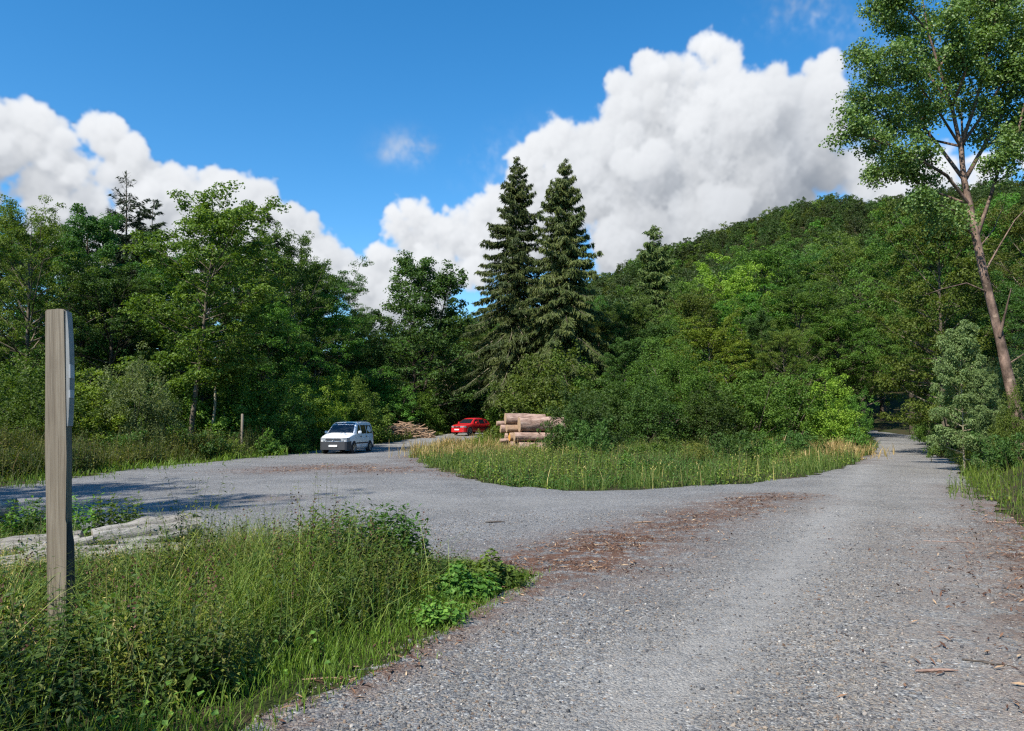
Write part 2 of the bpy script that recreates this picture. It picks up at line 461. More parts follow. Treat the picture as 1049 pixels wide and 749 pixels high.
    for i in range(nz):
        e = np.exp(-rho[:, :, i] * .46)
        wgt = (T * (1 - e))[..., None]
        acc += wgt * (lit[:, :, i][..., None] * np.array([1.0, .965, .90]) * .98 + sky[:, :, i][..., None] * np.array([.40, .50, .66]) * .80)
        T *= e
    al = 1 - T
    colr = acc / np.maximum(al, 1e-3)[..., None]
    img = bpy.data.images.new("cloud_field", nx, ny, alpha=True, float_buffer=True)
    px = np.zeros((ny, nx, 4), np.float32); px[..., :3] = colr.transpose(1, 0, 2); px[..., 3] = 1
    px2 = px.copy(); px2[..., 0] = px2[..., 1] = px2[..., 2] = al.T
    img.colorspace_settings.name = 'Non-Color'; img.pixels.foreach_set(px.ravel()); img.update()
    im2 = bpy.data.images.new("cloud_cover", nx, ny, alpha=True, float_buffer=True)
    im2.colorspace_settings.name = 'Non-Color'; im2.pixels.foreach_set(px2.ravel()); im2.update()
    return img, im2, (A0, A1, E0, E1)

CLOUD_STRENGTH = .54
SKY_STRENGTH = .135
w = bpy.data.worlds.new("World"); S.world = w; w.use_nodes = True
nt = w.node_tree; nt.nodes.clear()
wo = nt.nodes.new('ShaderNodeOutputWorld')
skyt = nt.nodes.new('ShaderNodeTexSky'); skyt.sky_type = 'NISHITA'; skyt.sun_disc = False
skyt.sun_elevation = SUN_EL; skyt.sun_rotation = SUN_AZ % (2 * math.pi)
skyt.altitude = 400; skyt.air_density = 1.0; skyt.dust_density = .25; skyt.ozone_density = 3.0
hs = nd(nt, 'ShaderNodeHueSaturation', {'Color': skyt.outputs[0], 'Hue': .496, 'Saturation': 1.34, 'Value': .90})
b1 = nd(nt, 'ShaderNodeBackground', {'Color': hs.outputs[0], 'Strength': SKY_STRENGTH})
im_c, im_a, (A0, A1, E0, E1) = cloud_layer()
dirn = nd(nt, 'ShaderNodeTexCoord').outputs['Generated']
sx = nd(nt, 'ShaderNodeSeparateXYZ', {0: dirn})
azn = math_(nt, 'ARCTAN2', sx.outputs[0], sx.outputs[1]); eln = math_(nt, 'ARCSINE', sx.outputs[2])
uu = maprange(nt, azn, R(A0), R(A1)); vv = maprange(nt, eln, R(E0), R(E1))
for n_ in nt.nodes:
    if n_.bl_idname == 'ShaderNodeMapRange': n_.clamp = False
uvn = nd(nt, 'ShaderNodeCombineXYZ', {0: uu, 1: vv}).outputs[0]
t1 = nd(nt, 'ShaderNodeTexImage', {'Vector': uvn}, image=im_c, interpolation='Cubic', extension='EXTEND')
t2 = nd(nt, 'ShaderNodeTexImage', {'Vector': uvn}, image=im_a, interpolation='Cubic', extension='CLIP')
b2 = nd(nt, 'ShaderNodeBackground', {'Color': t1.outputs[0], 'Strength': CLOUD_STRENGTH})
mx = nd(nt, 'ShaderNodeMixShader', {0: t2.outputs[0], 1: b1.outputs[0], 2: b2.outputs[0]})
nt.links.new(mx.outputs[0], wo.inputs[0])

S.view_settings.view_transform = 'Standard'; S.view_settings.look = 'None'
S.view_settings.exposure = 0.75; S.view_settings.gamma = 1.0; S.view_settings.use_curve_mapping = False
S.render.engine = 'CYCLES'
c = S.cycles
c.max_bounces = 5; c.diffuse_bounces = 3; c.glossy_bounces = 2; c.transmission_bounces = 3; c.transparent_max_bounces = 6
c.caustics_reflective = False; c.caustics_refractive = False
c.use_denoising = False
c.use_adaptive_sampling = True; c.adaptive_threshold = .015
c.sample_clamp_indirect = 4.0
S.render.film_transparent = False
c.pixel_filter_type = 'BLACKMAN_HARRIS'; c.filter_width = 1.3

# ------------------------------------------------------------------ ground
def soil_mat():
    m, nt, out = new_mat("meadow_soil")
    tc = nd(nt, 'ShaderNodeTexCoord').outputs['Object']
    n1 = nd(nt, 'ShaderNodeTexNoise', {'Vector': tc, 'Scale': .9, 'Detail': 6.0, 'Roughness': .65}).outputs[0]
    n2 = nd(nt, 'ShaderNodeTexNoise', {'Vector': tc, 'Scale': 22.0, 'Detail': 5.0, 'Roughness': .7}).outputs[0]
    g = ramp(nt, n2, [(.3, (.012, .017, .006)), (.52, (.032, .044, .013)), (.7, (.055, .058, .02))])
    s = ramp(nt, n2, [(.3, (.03, .021, .013)), (.7, (.085, .062, .038))])
    col = mixc(nt, maprange(nt, n1, .42, .62), g, s)
    principled(nt, out, col, .95, .1, bump=n2, bump_d=.04, bump_s=.9)
    return m
rng = np.random.default_rng(21)
GRAV_EDGE = resample(GRAVEL, .28, rng, .05)
def sinh_axis(n, a, b, k, c):
    u = np.linspace(-1, 1, n)
    A = .5 * (b - a) / math.sinh(k)
    return c + A * np.sinh(k * u)
gx = sinh_axis(330, -1600, 1600, 7.0, 2.0); gy = sinh_axis(330, -1600, 1600, 7.0, 12.0)
XX, YY = np.meshgrid(gx, gy, indexing='ij')
ZZ = height(XX, YY)
near = (np.abs(XX) < 60) & (np.abs(YY - 50) < 65)
sdv = np.full(XX.shape, -9.0); sdv[near] = sdist(GRAV_EDGE[::2], XX[near], YY[near])
ZZ = ZZ - .14 * smooth(.12, .7, sdv) + .015 * wav(XX, YY, 1.1) * near * (sdv < 0)
nxg, nyg = XX.shape
ii = np.arange(nxg - 1)[:, None] * nyg + np.arange(nyg - 1)[None]
mb = MB(); mb.add(np.stack([XX, YY, ZZ], -1).reshape(-1, 3), np.stack([ii, ii + nyg, ii + nyg + 1, ii + 1], -1).reshape(-1, 4), 0, None, True)
SOIL = soil_mat()
tag(mb.build("ground", SOIL), None, None, kind="structure")

# gravel road and yard: one sheet
def line_d(pts, x, y):
    d = np.full(np.shape(x), 1e9)
    for (x0, y0), (x1, y1) in zip(pts[:-1], pts[1:]):
        dx, dy = x1 - x0, y1 - y0
        t = np.clip(((x - x0) * dx + (y - y0) * dy) / (dx * dx + dy * dy), 0, 1)
        d = np.minimum(d, np.hypot(x - x0 - t * dx, y - y0 - t * dy))
    return d
DEB_LINES = [([G(515, 590), G(570, 580), G(640, 553)], 1.0, 1.25), ([G(640, 553), G(720, 530), G(800, 508)], .9, .9), ([G(560, 600), G(640, 570), G(690, 562)], .5, .75),
             ([G(290, 482), G(345, 478), G(400, 482)], 1.9, .8), ([G(420, 468), G(455, 480), G(480, 488)], 1.1, .6), ([(8.3, 12.4), (6.9, 10.3), (4.35, 5.9), (3.2, 3.6)], .55, 1.1),
             ([(12, 20), (8.2, 12.2)], .9, .8), ([(-1.35, 4.05), (-.83, 5.2), (-.3, 6.4), (.2, 7.6)], .2, 1.0), ([G(265, 512), G(300, 510)], .4, .7), ([(20.5, 45), (14.5, 33)], .8, .5),
             ([(2.9, 3), (5.2, 8.5), (7.0, 12)], 1.2, .4)]
def debris(x, y):
    v = np.zeros(np.shape(x))
    for pts, wd, am in DEB_LINES: v = np.maximum(v, am * np.exp(-(line_d(pts, x, y) / wd) ** 2))
    return v
PALE_LINES = [([G(640, 748), G(745, 640), G(830, 560), G(880, 490), G(915, 452)], .42, 1.2), ([G(1010, 748), G(985, 640), G(965, 560), G(945, 490)], .40, .6), ([G(100, 520), G(330, 500), G(480, 520), G(600, 512)], 1.2, .5), ([(-9, 40), (-9.5, 52), (-5, 74)], 1.4, .8)]
def pale(x, y):
    v = np.zeros(np.shape(x))
    for pts, wd, am in PALE_LINES: v = np.maximum(v, am * np.exp(-(line_d(pts, x, y) / wd) ** 2))
    return v
def warm(x, y):
    return np.exp(-(line_d([(1.6, 0), (2.2, 4), (7.5, 15), (16, 31), (27, 54)], x, y) / np.where(y < 14, 2.6, 3.2)) ** 2) + .5 * np.exp(-(line_d([(3.0, 2), (7.5, 11)], x, y) / 1.2) ** 2)
def gravel_z(x, y): return height(x, y) + .012 + .02 * wav(x + 3, y, 3.1) * .5 - .012 * pale(x, y)
pts = []
for (x0, x1, y0, y1, s) in ((-4, 9, -2, 14, .3), (-27, 16, 14, 32, .7), (-16, 42, 32, 106, 1.6)):
    a, b = np.meshgrid(np.arange(x0, x1, s), np.arange(y0, y1, s)); a = a + rng.uniform(-.3, .3, a.shape) * s; b = b + rng.uniform(-.3, .3, a.shape) * s
    pts.append(np.stack([a.ravel(), b.ravel()], 1))
pts.append(np.stack([rng.uniform(-12, -4, 120), rng.uniform(12, 14.5, 120)], 1))
pts = np.concatenate(pts); dd = sdist(GRAV_EDGE, pts[:, 0], pts[:, 1]); pts = pts[dd > .15]
nE = len(GRAV_EDGE)
vv_, ee_, ff_, *_ = geometry.delaunay_2d_cdt([Vector(p) for p in GRAV_EDGE] + [Vector(p) for p in pts], [], [list(range(nE))], 1, 1e-5)
V = np.array([(v.x, v.y) for v in vv_])
mb = MB(); mb.add(np.column_stack([V, gravel_z(V[:, 0], V[:, 1])]), np.array([f[:3] for f in ff_ if len(f) == 3]), 0, None, True)
def gravel_mat():
    m, nt, out = new_mat("gravel")
    tc = nd(nt, 'ShaderNodeTexCoord').outputs['Object']
    vo = nd(nt, 'ShaderNodeTexVoronoi', {'Vector': tc, 'Scale': 52.0, 'Randomness': 1.0})
    vo2 = nd(nt, 'ShaderNodeTexVoronoi', {'Vector': tc, 'Scale': 120.0})
    r1 = nd(nt, 'ShaderNodeSeparateColor', {0: vo.outputs['Color']}).outputs[0]
    r2 = nd(nt, 'ShaderNodeSeparateColor', {0: vo2.outputs['Color']}).outputs[0]
    stones = [(0, (0.040, 0.043, 0.050)), (.2, (0.101, 0.105, 0.116)), (.45, (0.167, 0.170, 0.179)), (.62, (0.230, 0.229, 0.224)), (.78, (0.288, 0.252, 0.209)), (.88, (0.150, 0.105, 0.079)), (.94, (0.276, 0.269, 0.267)), (1, (0.483, 0.480, 0.472))]
    c1 = ramp(nt, r1, stones); c2 = ramp(nt, r2, stones)
    big = nd(nt, 'ShaderNodeTexNoise', {'Vector': tc, 'Scale': .55, 'Detail': 5.0, 'Roughness': .6}).outputs[0]
    med = nd(nt, 'ShaderNodeTexNoise', {'Vector': tc, 'Scale': 3.5, 'Detail': 6.0, 'Roughness': .7}).outputs[0]
    col = mixc(nt, maprange(nt, med, .4, .65, .15, .75), c1, c2)
    co = nd(nt, 'ShaderNodeTexNoise', {'Vector': tc, 'Scale': 13.0, 'Detail': 3.0, 'Roughness': .8}).outputs[0]
    bl = math_(nt, 'MULTIPLY', maprange(nt, big, .3, .7, .80, 1.18), maprange(nt, co, .3, .7, .70, 1.30))
    col = mixc(nt, 1.0, col, nd(nt, 'ShaderNodeCombineColor', {0: bl, 1: bl, 2: bl}).outputs[0], 'MULTIPLY')
    wa = nd(nt, 'ShaderNodeAttribute', attribute_name='warm').outputs['Fac']
    col = mixc(nt, math_(nt, 'MULTIPLY', wa, maprange(nt, med, .35, .6, .45, 1.0), clamp=True), mixc(nt, 1.0, col, (.955, .985, .985, 1), 'MULTIPLY'), mixc(nt, 1.0, col, (1.07, 1.035, .93, 1), 'MULTIPLY'))
    pa = nd(nt, 'ShaderNodeAttribute', attribute_name='pale').outputs['Fac']
    pf = math_(nt, 'MULTIPLY', pa, maprange(nt, med, .3, .65, .1, .95), clamp=True)
    col = mixc(nt, math_(nt, 'MULTIPLY', pf, .8), col, mixc(nt, r2, (.23, .222, .205, 1), (.34, .328, .305, 1)))
    de = nd(nt, 'ShaderNodeAttribute', attribute_name='debris').outputs['Fac']
    df = math_(nt, 'MULTIPLY', de, maprange(nt, med, .40, .54, 0, 1), clamp=True)
    fib = nd(nt, 'ShaderNodeTexNoise', {'Vector': tc, 'Scale': 38.0, 'Detail': 5.0, 'Roughness': .75}).outputs[0]
    dc = ramp(nt, fib, [(.3, (.035, .016, .009)), (.5, (.112, .054, .031)), (.66, (.20, .107, .06)), (.8, (.36, .23, .13))])
    col = mixc(nt, math_(nt, 'MULTIPLY', df, .92), col, dc)
    h = math_(nt, 'ADD', math_(nt, 'MULTIPLY', vo.outputs['Distance'], -1.0), math_(nt, 'MULTIPLY', vo2.outputs['Distance'], -.5))
    principled(nt, out, col, .85, .2, bump=h, bump_d=.012, bump_s=.9)
    return m
GRAVEL_M = gravel_mat()
road = mb.build("gravel_road", GRAVEL_M); tag(road, None, None, kind="structure")
for nm, fn in (("pale", pale), ("debris", debris), ("warm", warm)):
    a_ = road.data.attributes.new(nm, 'FLOAT', 'POINT'); a_.data.foreach_set("value", fn(V[:, 0], V[:, 1]).astype(np.float32))

# loose stones in the part of the road near the camera
ICO = bmesh.new(); bmesh.ops.create_icosphere(ICO, subdivisions=1, radius=1); 
IV = np.array([v.co for v in ICO.verts]); IF = np.array([[v.index for v in f.verts] for f in ICO.faces]); ICO.free()
def rand_rot(rng, n):
    q = norm(rng.normal(size=(n, 4))); a, b, c_, d = q.T
    return np.stack([np.stack([1 - 2 * (c_ * c_ + d * d), 2 * (b * c_ - a * d), 2 * (b * d + a * c_)], -1), np.stack([2 * (b * c_ + a * d), 1 - 2 * (b * b + d * d), 2 * (c_ * d - a * b)], -1),
                     np.stack([2 * (b * d - a * c_), 2 * (c_ * d + a * b), 1 - 2 * (b * b + c_ * c_)], -1)], 1)
def stones(rng, x, y, z, r):
    n = len(x)
    v = IV[None] * rng.uniform(.7, 1.2, (n, 12, 1)) * r[:, None, None] * np.stack([rng.uniform(.8, 1.25, n), rng.uniform(.7, 1.1, n), rng.uniform(.45, .8, n)], -1)[:, None]
    v = np.einsum('nij,nkj->nki', rand_rot(rng, n), v)
    v += np.stack([x, y, z], -1)[:, None]
    f = IF[None] + np.arange(n)[:, None, None] * 12
    return v.reshape(-1, 3), f.reshape(-1, 3), np.repeat(rng.random(n), len(IF))
def stone_mat():
    m, nt, out = new_mat("stone")
    a = nd(nt, 'ShaderNodeAttribute', attribute_name='v').outputs['Fac']
    col = ramp(nt, a, [(0, (0.040, 0.040, 0.043)), (.25, (0.094, 0.093, 0.095)), (.5, (0.153, 0.149, 0.144)), (.68, (0.207, 0.195, 0.175)), (.82, (0.256, 0.204, 0.153)), (.9, (0.128, 0.081, 0.054)), (1, (0.414, 0.390, 0.350))])
    principled(nt, out, col, .8, .25)
    return m
mb = MB()
def pst(x, y): return (sdist(GRAV_EDGE[::2], x, y) > -.05) * np.clip((6.2 / np.hypot(x, y)) ** 1.6, 0, 1) * (1 - .62 * pale(x, y)) * (1 - .55 * np.clip(debris(x, y), 0, 1)) * (.75 + .35 * wav(x, y, 1.7))
x, y = scatter(rng, 150000, (-2.2, 8.5, 3.2, 15), pst)
r_ = np.exp(rng.normal(math.log(.0066), .36, len(x))).clip(.003, .017)
v_, f_, a_ = stones(rng, x, y, gravel_z(x, y) + r_ * .25, r_)
mb.add(v_, f_, 0, a_)
tag(mb.build("loose_gravel", stone_mat()), None, None, kind="stuff")

# chips of bark and wood torn off the logs, trodden into the gravel
def chip_mat():
    m, nt, out = new_mat("bark_chip")
    a = nd(nt, 'ShaderNodeAttribute', attribute_name='v').outputs['Fac']
    col = ramp(nt, a, [(0, (.035, .017, .011)), (.4, (.10, .05, .032)), (.72, (.18, .098, .058)), (.93, (.30, .19, .11)), (1, (.46, .34, .21))])
    principled(nt, out, col, .85, .2)
    return m
mb = MB()
def pch(x, y): return (sdist(GRAV_EDGE[::2], x, y) > -.3) * np.clip(debris(x, y) * (.6 + .6 * wav(x, y, 1.1)), 0, 1) ** 1.3
for box, n, s0, s1 in (((-2, 9, 3.5, 18), 90000, .018, .10), ((-14, 0, 22, 45), 40000, .05, .16)):
    x, y = scatter(rng, n, box, pch); k = len(x)
    az = rng.uniform(0, 6.283, k)
    T = np.stack([np.cos(az), np.sin(az), rng.normal(0, .12, k)], -1)
    leaf_quads(mb, np.stack([x, y, gravel_z(x, y) + rng.uniform(.006, .03, k)], -1), np.stack([rng.normal(0, .3, k), rng.normal(0, .3, k), np.ones(k)], -1), s0 + (s1 - s0) * rng.random(k) ** 2.2, rng, asp=.24, T=T, a=rng.random(k) ** .9, fold=.04)
tag(mb.build("bark_debris", chip_mat()), None, None, kind="stuff")
# ------------------------------------------------------------------ leaf, bark and grass materials
L_MAPLE = leaf_mat("maple_leaf", (0.051, 0.096, 0.014), (0.089, 0.157, 0.021), (0.144, 0.218, 0.030))
L_DARK = leaf_mat("alder_leaf", (0.030, 0.072, 0.018), (0.050, 0.114, 0.022), (0.084, 0.162, 0.030))
L_MID = leaf_mat("hornbeam_leaf", (0.049, 0.113, 0.019), (0.078, 0.169, 0.024), (0.126, 0.235, 0.036))
L_OLIVE = leaf_mat("oak_leaf", (0.057, 0.093, 0.015), (0.095, 0.148, 0.022), (0.152, 0.204, 0.030))
L_GREY = leaf_mat("willow_leaf", (0.081, 0.120, 0.041), (0.132, 0.178, 0.061), (0.203, 0.261, 0.090))
L_LIME = leaf_mat("hazel_leaf", (0.099, 0.166, 0.020), (0.156, 0.250, 0.026), (0.233, 0.321, 0.040))
L_POPLAR = leaf_mat("aspen_leaf", (0.055, 0.102, 0.024), (0.093, 0.156, 0.035), (0.159, 0.230, 0.059), transl=.28, rough=.45, spec=.35)
L_SPRUCE = leaf_mat("spruce_needle", (0.041, 0.084, 0.026), (0.079, 0.133, 0.034), (0.146, 0.201, 0.051), transl=.12)
L_SPRUCE2 = leaf_mat("spruce_needle_olive", (0.046, 0.075, 0.020), (0.082, 0.116, 0.029), (0.141, 0.171, 0.047), transl=.12)
L_FIR = leaf_mat("fir_needle", (0.019, 0.039, 0.018), (0.036, 0.060, 0.025), (0.062, 0.090, 0.033), transl=.1)
L_NETTLE = leaf_mat("nettle_leaf", (0.029, 0.068, 0.015), (0.052, 0.113, 0.022), (0.092, 0.172, 0.032))
L_WEED = leaf_mat("weed_leaf", (0.087, 0.131, 0.020), (0.154, 0.207, 0.032), (0.250, 0.296, 0.051))
L_BRAMBLE = leaf_mat("bramble_leaf", (0.057, 0.128, 0.020), (0.097, 0.195, 0.031), (0.162, 0.285, 0.046))
L_HILL = leaf_mat("beech_wood_leaf", (0.028, 0.057, 0.016), (0.049, 0.089, 0.020), (0.077, 0.124, 0.029), objvar=.3)
L_HILL2 = leaf_mat("oak_wood_leaf", (0.028, 0.049, 0.016), (0.048, 0.075, 0.022), (0.071, 0.102, 0.029), objvar=.3)
G_MEADOW = leaf_mat("rough_meadow_grass", (0.044, 0.083, 0.013), (0.077, 0.123, 0.020), (0.138, 0.168, 0.042), transl=.35)
L_DOCK = leaf_mat("dock_seed", (.07, .035, .02), (.12, .065, .036), (.19, .11, .06), transl=.15)
L_YELLOW = leaf_mat("pale_weed_leaf", (0.089, 0.133, 0.021), (0.137, 0.191, 0.033), (0.201, 0.249, 0.052))
L_ALDER = leaf_mat("sunlit_alder_leaf", (0.039, 0.083, 0.020), (0.064, 0.129, 0.029), (0.103, 0.182, 0.040), objvar=.05)  # the two-peaked alder's own green, lighter than the other alder leaf
L_SAP = leaf_mat("sapling_leaf", (0.102, 0.158, 0.054), (0.158, 0.231, 0.080), (0.236, 0.315, 0.120), objvar=.08)
G_PALE = leaf_mat("pale_grass", (0.110, 0.155, 0.029), (0.183, 0.223, 0.055), (0.281, 0.298, 0.099), transl=.38)
G_FRESH = leaf_mat("fresh_grass", (0.071, 0.126, 0.014), (0.110, 0.186, 0.022), (0.168, 0.240, 0.037), transl=.38)
G_DRY = leaf_mat("dry_grass", (0.259, 0.220, 0.061), (0.421, 0.337, 0.116), (0.615, 0.483, 0.208), transl=.3)
G_MIX = leaf_mat("meadow_grass", (0.068, 0.139, 0.020), (0.129, 0.205, 0.035), (0.259, 0.311, 0.074), transl=.35)
STEM = plain_mat("stem", (.09, .085, .035), .8, .2)
BARK = bark_mat("grey_brown_bark", (.10, .078, .055), (.21, .175, .13))
BARK_PALE = bark_mat("pale_bark", (.24, .20, .135), (.40, .34, .24), scale=9)
BARK_DARK = bark_mat("dark_bark", (.045, .036, .028), (.10, .08, .06))
BARK_PINE = bark_mat("ruddy_bark", (.075, .050, .040), (.30, .205, .155), scale=5, stretch=.45, bump=.05)
DEADWOOD = bark_mat("dead_twig", (.07, .055, .045), (.16, .135, .115))

# ------------------------------------------------------------------ tree builders: each returns (trunk MB, crown MB)
def decid(seed, H, Rc, zb, nl=46, leaf=.14, per=46, clump=.55, tr=.16, top=.55, lean=(0, 0), bend=.25, prof=None, ns=5, el=(5, 60), up=.55, gap=0.0, asp=.62, flat=.6, trunk_top=.93, drop=.0):
    rng = np.random.default_rng(seed)
    tm, cm = MB(), MB()
    K = 9
    t = np.linspace(0, 1, K)
    wx = np.cumsum(rng.normal(0, .012 * H * bend * 2, K)); wy = np.cumsum(rng.normal(0, .012 * H * bend * 2, K))
    tp = np.stack([lean[0] * t + wx * t, lean[1] * t + wy * t, t * H * trunk_top], -1)
    tr_ = tr * (1 - .88 * t) + .012; tr_[0] *= 1.25
    tube(tm, np.vstack([tp[0] - [0, 0, .4], tp[1:]]), tr_, 7)
    if prof is None: prof = lambda q: (np.sin(math.pi * (q * .86 + .12)) ** .75)
    CC, CR = [], []
    for i in range(nl):
        q = (i + rng.random()) / nl
        z0 = zb + (H * trunk_top - zb) * q ** .95
        tt = z0 / (H * trunk_top)
        b = np.array([np.interp(tt, t, tp[:, j]) for j in range(3)])
        az = i * 2.399 + rng.uniform(-.5, .5)
        e = R(el[0] + (el[1] - el[0]) * q + rng.uniform(-12, 12))
        L = Rc * prof(q) * rng.uniform(.72, 1.12) / max(.55, math.cos(e))
        if rng.random() < .08: L *= 1.18
        if rng.random() < gap: continue
        d = np.array([math.cos(az) * math.cos(e), math.sin(az) * math.cos(e), math.sin(e)])
        s = np.linspace(0, 1, 5)[:, None]
        P = b + d * L * s + np.array([0, 0, 1.]) * (.12 * L * s ** 2 - drop * L * s ** 2) + np.cumsum(rng.normal(0, .03 * L, (5, 3)), 0) * s
        r0 = max(.012, min(.5 * np.interp(tt, t, tr_), .016 * L + .012))
        tube(tm, P, r0 * (1 - .8 * s[:, 0]), 5, cap=False)
        CC.append(P[-1]); CR.append(clump * rng.uniform(.7, 1.15))
        for k in range(ns):
            f = .28 + .68 * (k + rng.random() * .8) / ns
            p = np.array([np.interp(f, s[:, 0], P[:, j]) for j in range(3)])
            sa = az + (1 if k % 2 else -1) * rng.uniform(.5, 1.25); se = e * .5 + rng.uniform(-.35, .5)
            sl = L * rng.uniform(.22, .42) * (1.15 - .5 * f)
            dd = np.array([math.cos(sa) * math.cos(se), math.sin(sa) * math.cos(se), math.sin(se)])
            p2 = p + dd * sl
            tube(tm, [p, p + dd * sl * .5 + [0, 0, .03 * sl], p2], [r0 * .4, r0 * .28, .006], 3, cap=False)
            CC.append(p2); CR.append(clump * rng.uniform(.6, 1.1))
            if rng.random() < .6: CC.append(p + dd * sl * .45 + rng.normal(0, .15 * clump, 3)); CR.append(clump * rng.uniform(.5, .9))
    CC.append(tp[-1] + [0, 0, .35 * clump]); CR.append(clump * .8)
    clump_leaves(cm, rng, np.array(CC), np.array(CR), per, leaf, flat=flat, asp=asp, up=up)
    return tm, cm

def shrub(seed, H, Rc, leaf=.12, n=170, per=48, clump=.42, stems=9, low=.05, asp=.6, rag=.22, shell=.45, up=.55):
    rng = np.random.default_rng(seed)
    tm, cm = MB(), MB()
    d = rnd_dirs(rng, n); d[:, 2] = np.abs(d[:, 2])
    rr = (shell + (1 - shell) * rng.random(n) ** .7)
    az = np.arctan2(d[:, 1], d[:, 0]); ph = rng.uniform(0, 6.28, 3)
    lump = 1 + rag * (np.sin(az * 2 + ph[0]) * .6 + np.sin(az * 5 + ph[1] + d[:, 2] * 3) * .5 + np.sin(d[:, 2] * 6 + ph[2]) * .4) + rng.normal(0, .08, n)
    C = d * rr[:, None] * lump[:, None] * np.array([Rc, Rc, H * (1 - low) - clump * .5]) + np.array([0, 0, H * low + .1])
    # upright shoots along the top
    for i in rng.permutation(n)[: stems * 2]:
        base = np.array([rng.normal(0, .12) * Rc, rng.normal(0, .12) * Rc, -.2])
        s = np.linspace(0, 1, 5)[:, None]
        P = base + (C[i] - base) * s + np.array([0, 0, .15 * H]) * (s * (1 - s))
        tube(tm, P, (.012 + .006 * H) * (1 - .75 * s[:, 0]), 4, cap=False)
    Rr = clump * rng.uniform(.6, 1.2, n)
    clump_leaves(cm, rng, C, Rr, per, leaf, flat=.7, asp=asp, up=up)
    sh = rng.permutation(n)[: n // 4]
    clump_leaves(cm, rng, C[sh] * np.array([1.06, 1.06, 1.05]) + [0, 0, .25 * clump], Rr[sh] * .55, per // 3, leaf, flat=1.6, asp=asp, up=up)
    return tm, cm

def conifer(seed, H, Rb, zb, tr=.2, dz=.42, droop=.32, twig=.42, hang=.85, dens=9, dead_from=1.1, pw=.85, tw_asp=.2, needle_gap=0.0, uptip=.22):
    rng = np.random.default_rng(seed)
    tm, cm, dm = MB(), MB(), MB()
    K = 10; t = np.linspace(0, 1, K)
    tp = np.stack([np.cumsum(rng.normal(0, .003 * H, K)) * t, np.cumsum(rng.normal(0, .003 * H, K)) * t, t * H], -1)
    tr_ = tr * (1 - .96 * t) + .01
    tube(tm, np.vstack([tp[0] - [0, 0, .5], tp[1:]]), tr_, 7)
    CC, NN, TT, SS, VV = [], [], [], [], []
    z = zb
    while z < H - .12:
        q = (z - zb) / (H - zb)
        Rz = Rb * (1 - z / H) ** pw * (1 - .25 * math.exp(-q * 9)) + .12
        nb = rng.integers(4, 7) if q < .9 else 4
        a0 = rng.uniform(0, 6.28)
        for b in range(nb):
            if rng.random() < needle_gap: continue
            az = a0 + b * 6.283 / nb + rng.uniform(-.35, .35)
            L = Rz * rng.uniform(.4, 1.22)
            zz = min(H - .15, z + rng.uniform(-.6, .6) * dz * 2)
            b0 = np.array([np.interp(zz / H, t, tp[:, j]) for j in range(3)])
            o = np.array([math.cos(az), math.sin(az), 0]); side = np.array([-o[1], o[0], 0])
            s = np.linspace(0, 1, 6)[:, None]
            rise = .45 * q * q
            P = b0 + o * L * s + np.array([0, 0, 1.]) * L * ((.10 + rise) * s - droop * (1.3 - q) * s ** 1.6 + uptip * s ** 4)
            dead = q > dead_from
            tube(dm if dead else tm, P, (.012 + .007 * L) * (1 - .85 * s[:, 0]) * (.8 if dead else 1), 4, cap=False)
            if dead:
                for k in range(int(4 + L * 7)):
                    f = rng.uniform(.2, 1); p = np.array([np.interp(f, s[:, 0], P[:, j]) for j in range(3)])
                    e_ = p + (side * rng.choice([-1, 1]) * .8 + o * .5 + [0, 0, rng.uniform(-.3, .5)]) * L * .3 * (1.1 - f)
                    tube(dm, [p, e_], [.010, .004], 3, cap=False)
                if rng.random() < .55: continue
            n = int(dens * L * 3.0 * (.22 if dead else 1)) + 3
            f = rng.random(n) ** .75 * .93 + .07
            p = np.stack([np.interp(f, s[:, 0], P[:, j]) for j in range(3)], -1)
            lat = rng.uniform(-1, 1, n) * L * .26 * (1.08 - f) + rng.normal(0, .04, n)
            hg = hang * rng.uniform(.2, 1.1, n)
            Td = o * rng.uniform(.1, .75, (n, 1)) + side * np.sign(lat)[:, None] * rng.uniform(.1, .9, (n, 1)) + np.array([0, 0, -1.]) * hg[:, None]
            Td = norm(Td)
            sl = twig * rng.uniform(.5, 1.25, n) * (.55 + .45 * min(1, L / 1.5))
            CC.append(p + side * lat[:, None] + Td * sl[:, None] * .45 - [0, 0, .02]); TT.append(Td); SS.append(sl)
            NN.append(norm(rng.normal(size=(n, 3)) + np.array([0, 0, .4]))); VV.append(np.full(n, rng.random()) * .5 + rng.random(n) * .5)
        z += dz * rng.uniform(.75, 1.25) * (1 if q < .8 else .75)
    CC = np.concatenate(CC); TT = np.concatenate(TT); SS = np.concatenate(SS); NN = np.concatenate(NN); VV = np.concatenate(VV)
    leaf_quads(cm, CC, NN, SS, rng, asp=tw_asp, T=TT, a=VV, fold=.05)
    leaf_quads(cm, CC + rng.normal(0, .05, CC.shape), np.cross(NN, TT), SS * .9, rng, asp=tw_asp * .9, T=TT + rng.normal(0, .25, TT.shape), a=VV, fold=.05)
    n = 14
    leaf_quads(cm, tp[-1] + np.column_stack([rng.normal(0, .05, (n, 2)), rng.uniform(-.7, .1, n)]), rnd_dirs(rng, n), np.full(n, .3), rng, asp=.25, T=np.column_stack([rng.normal(0, .4, (n, 2)), np.ones(n)]))
    return tm, cm, dm

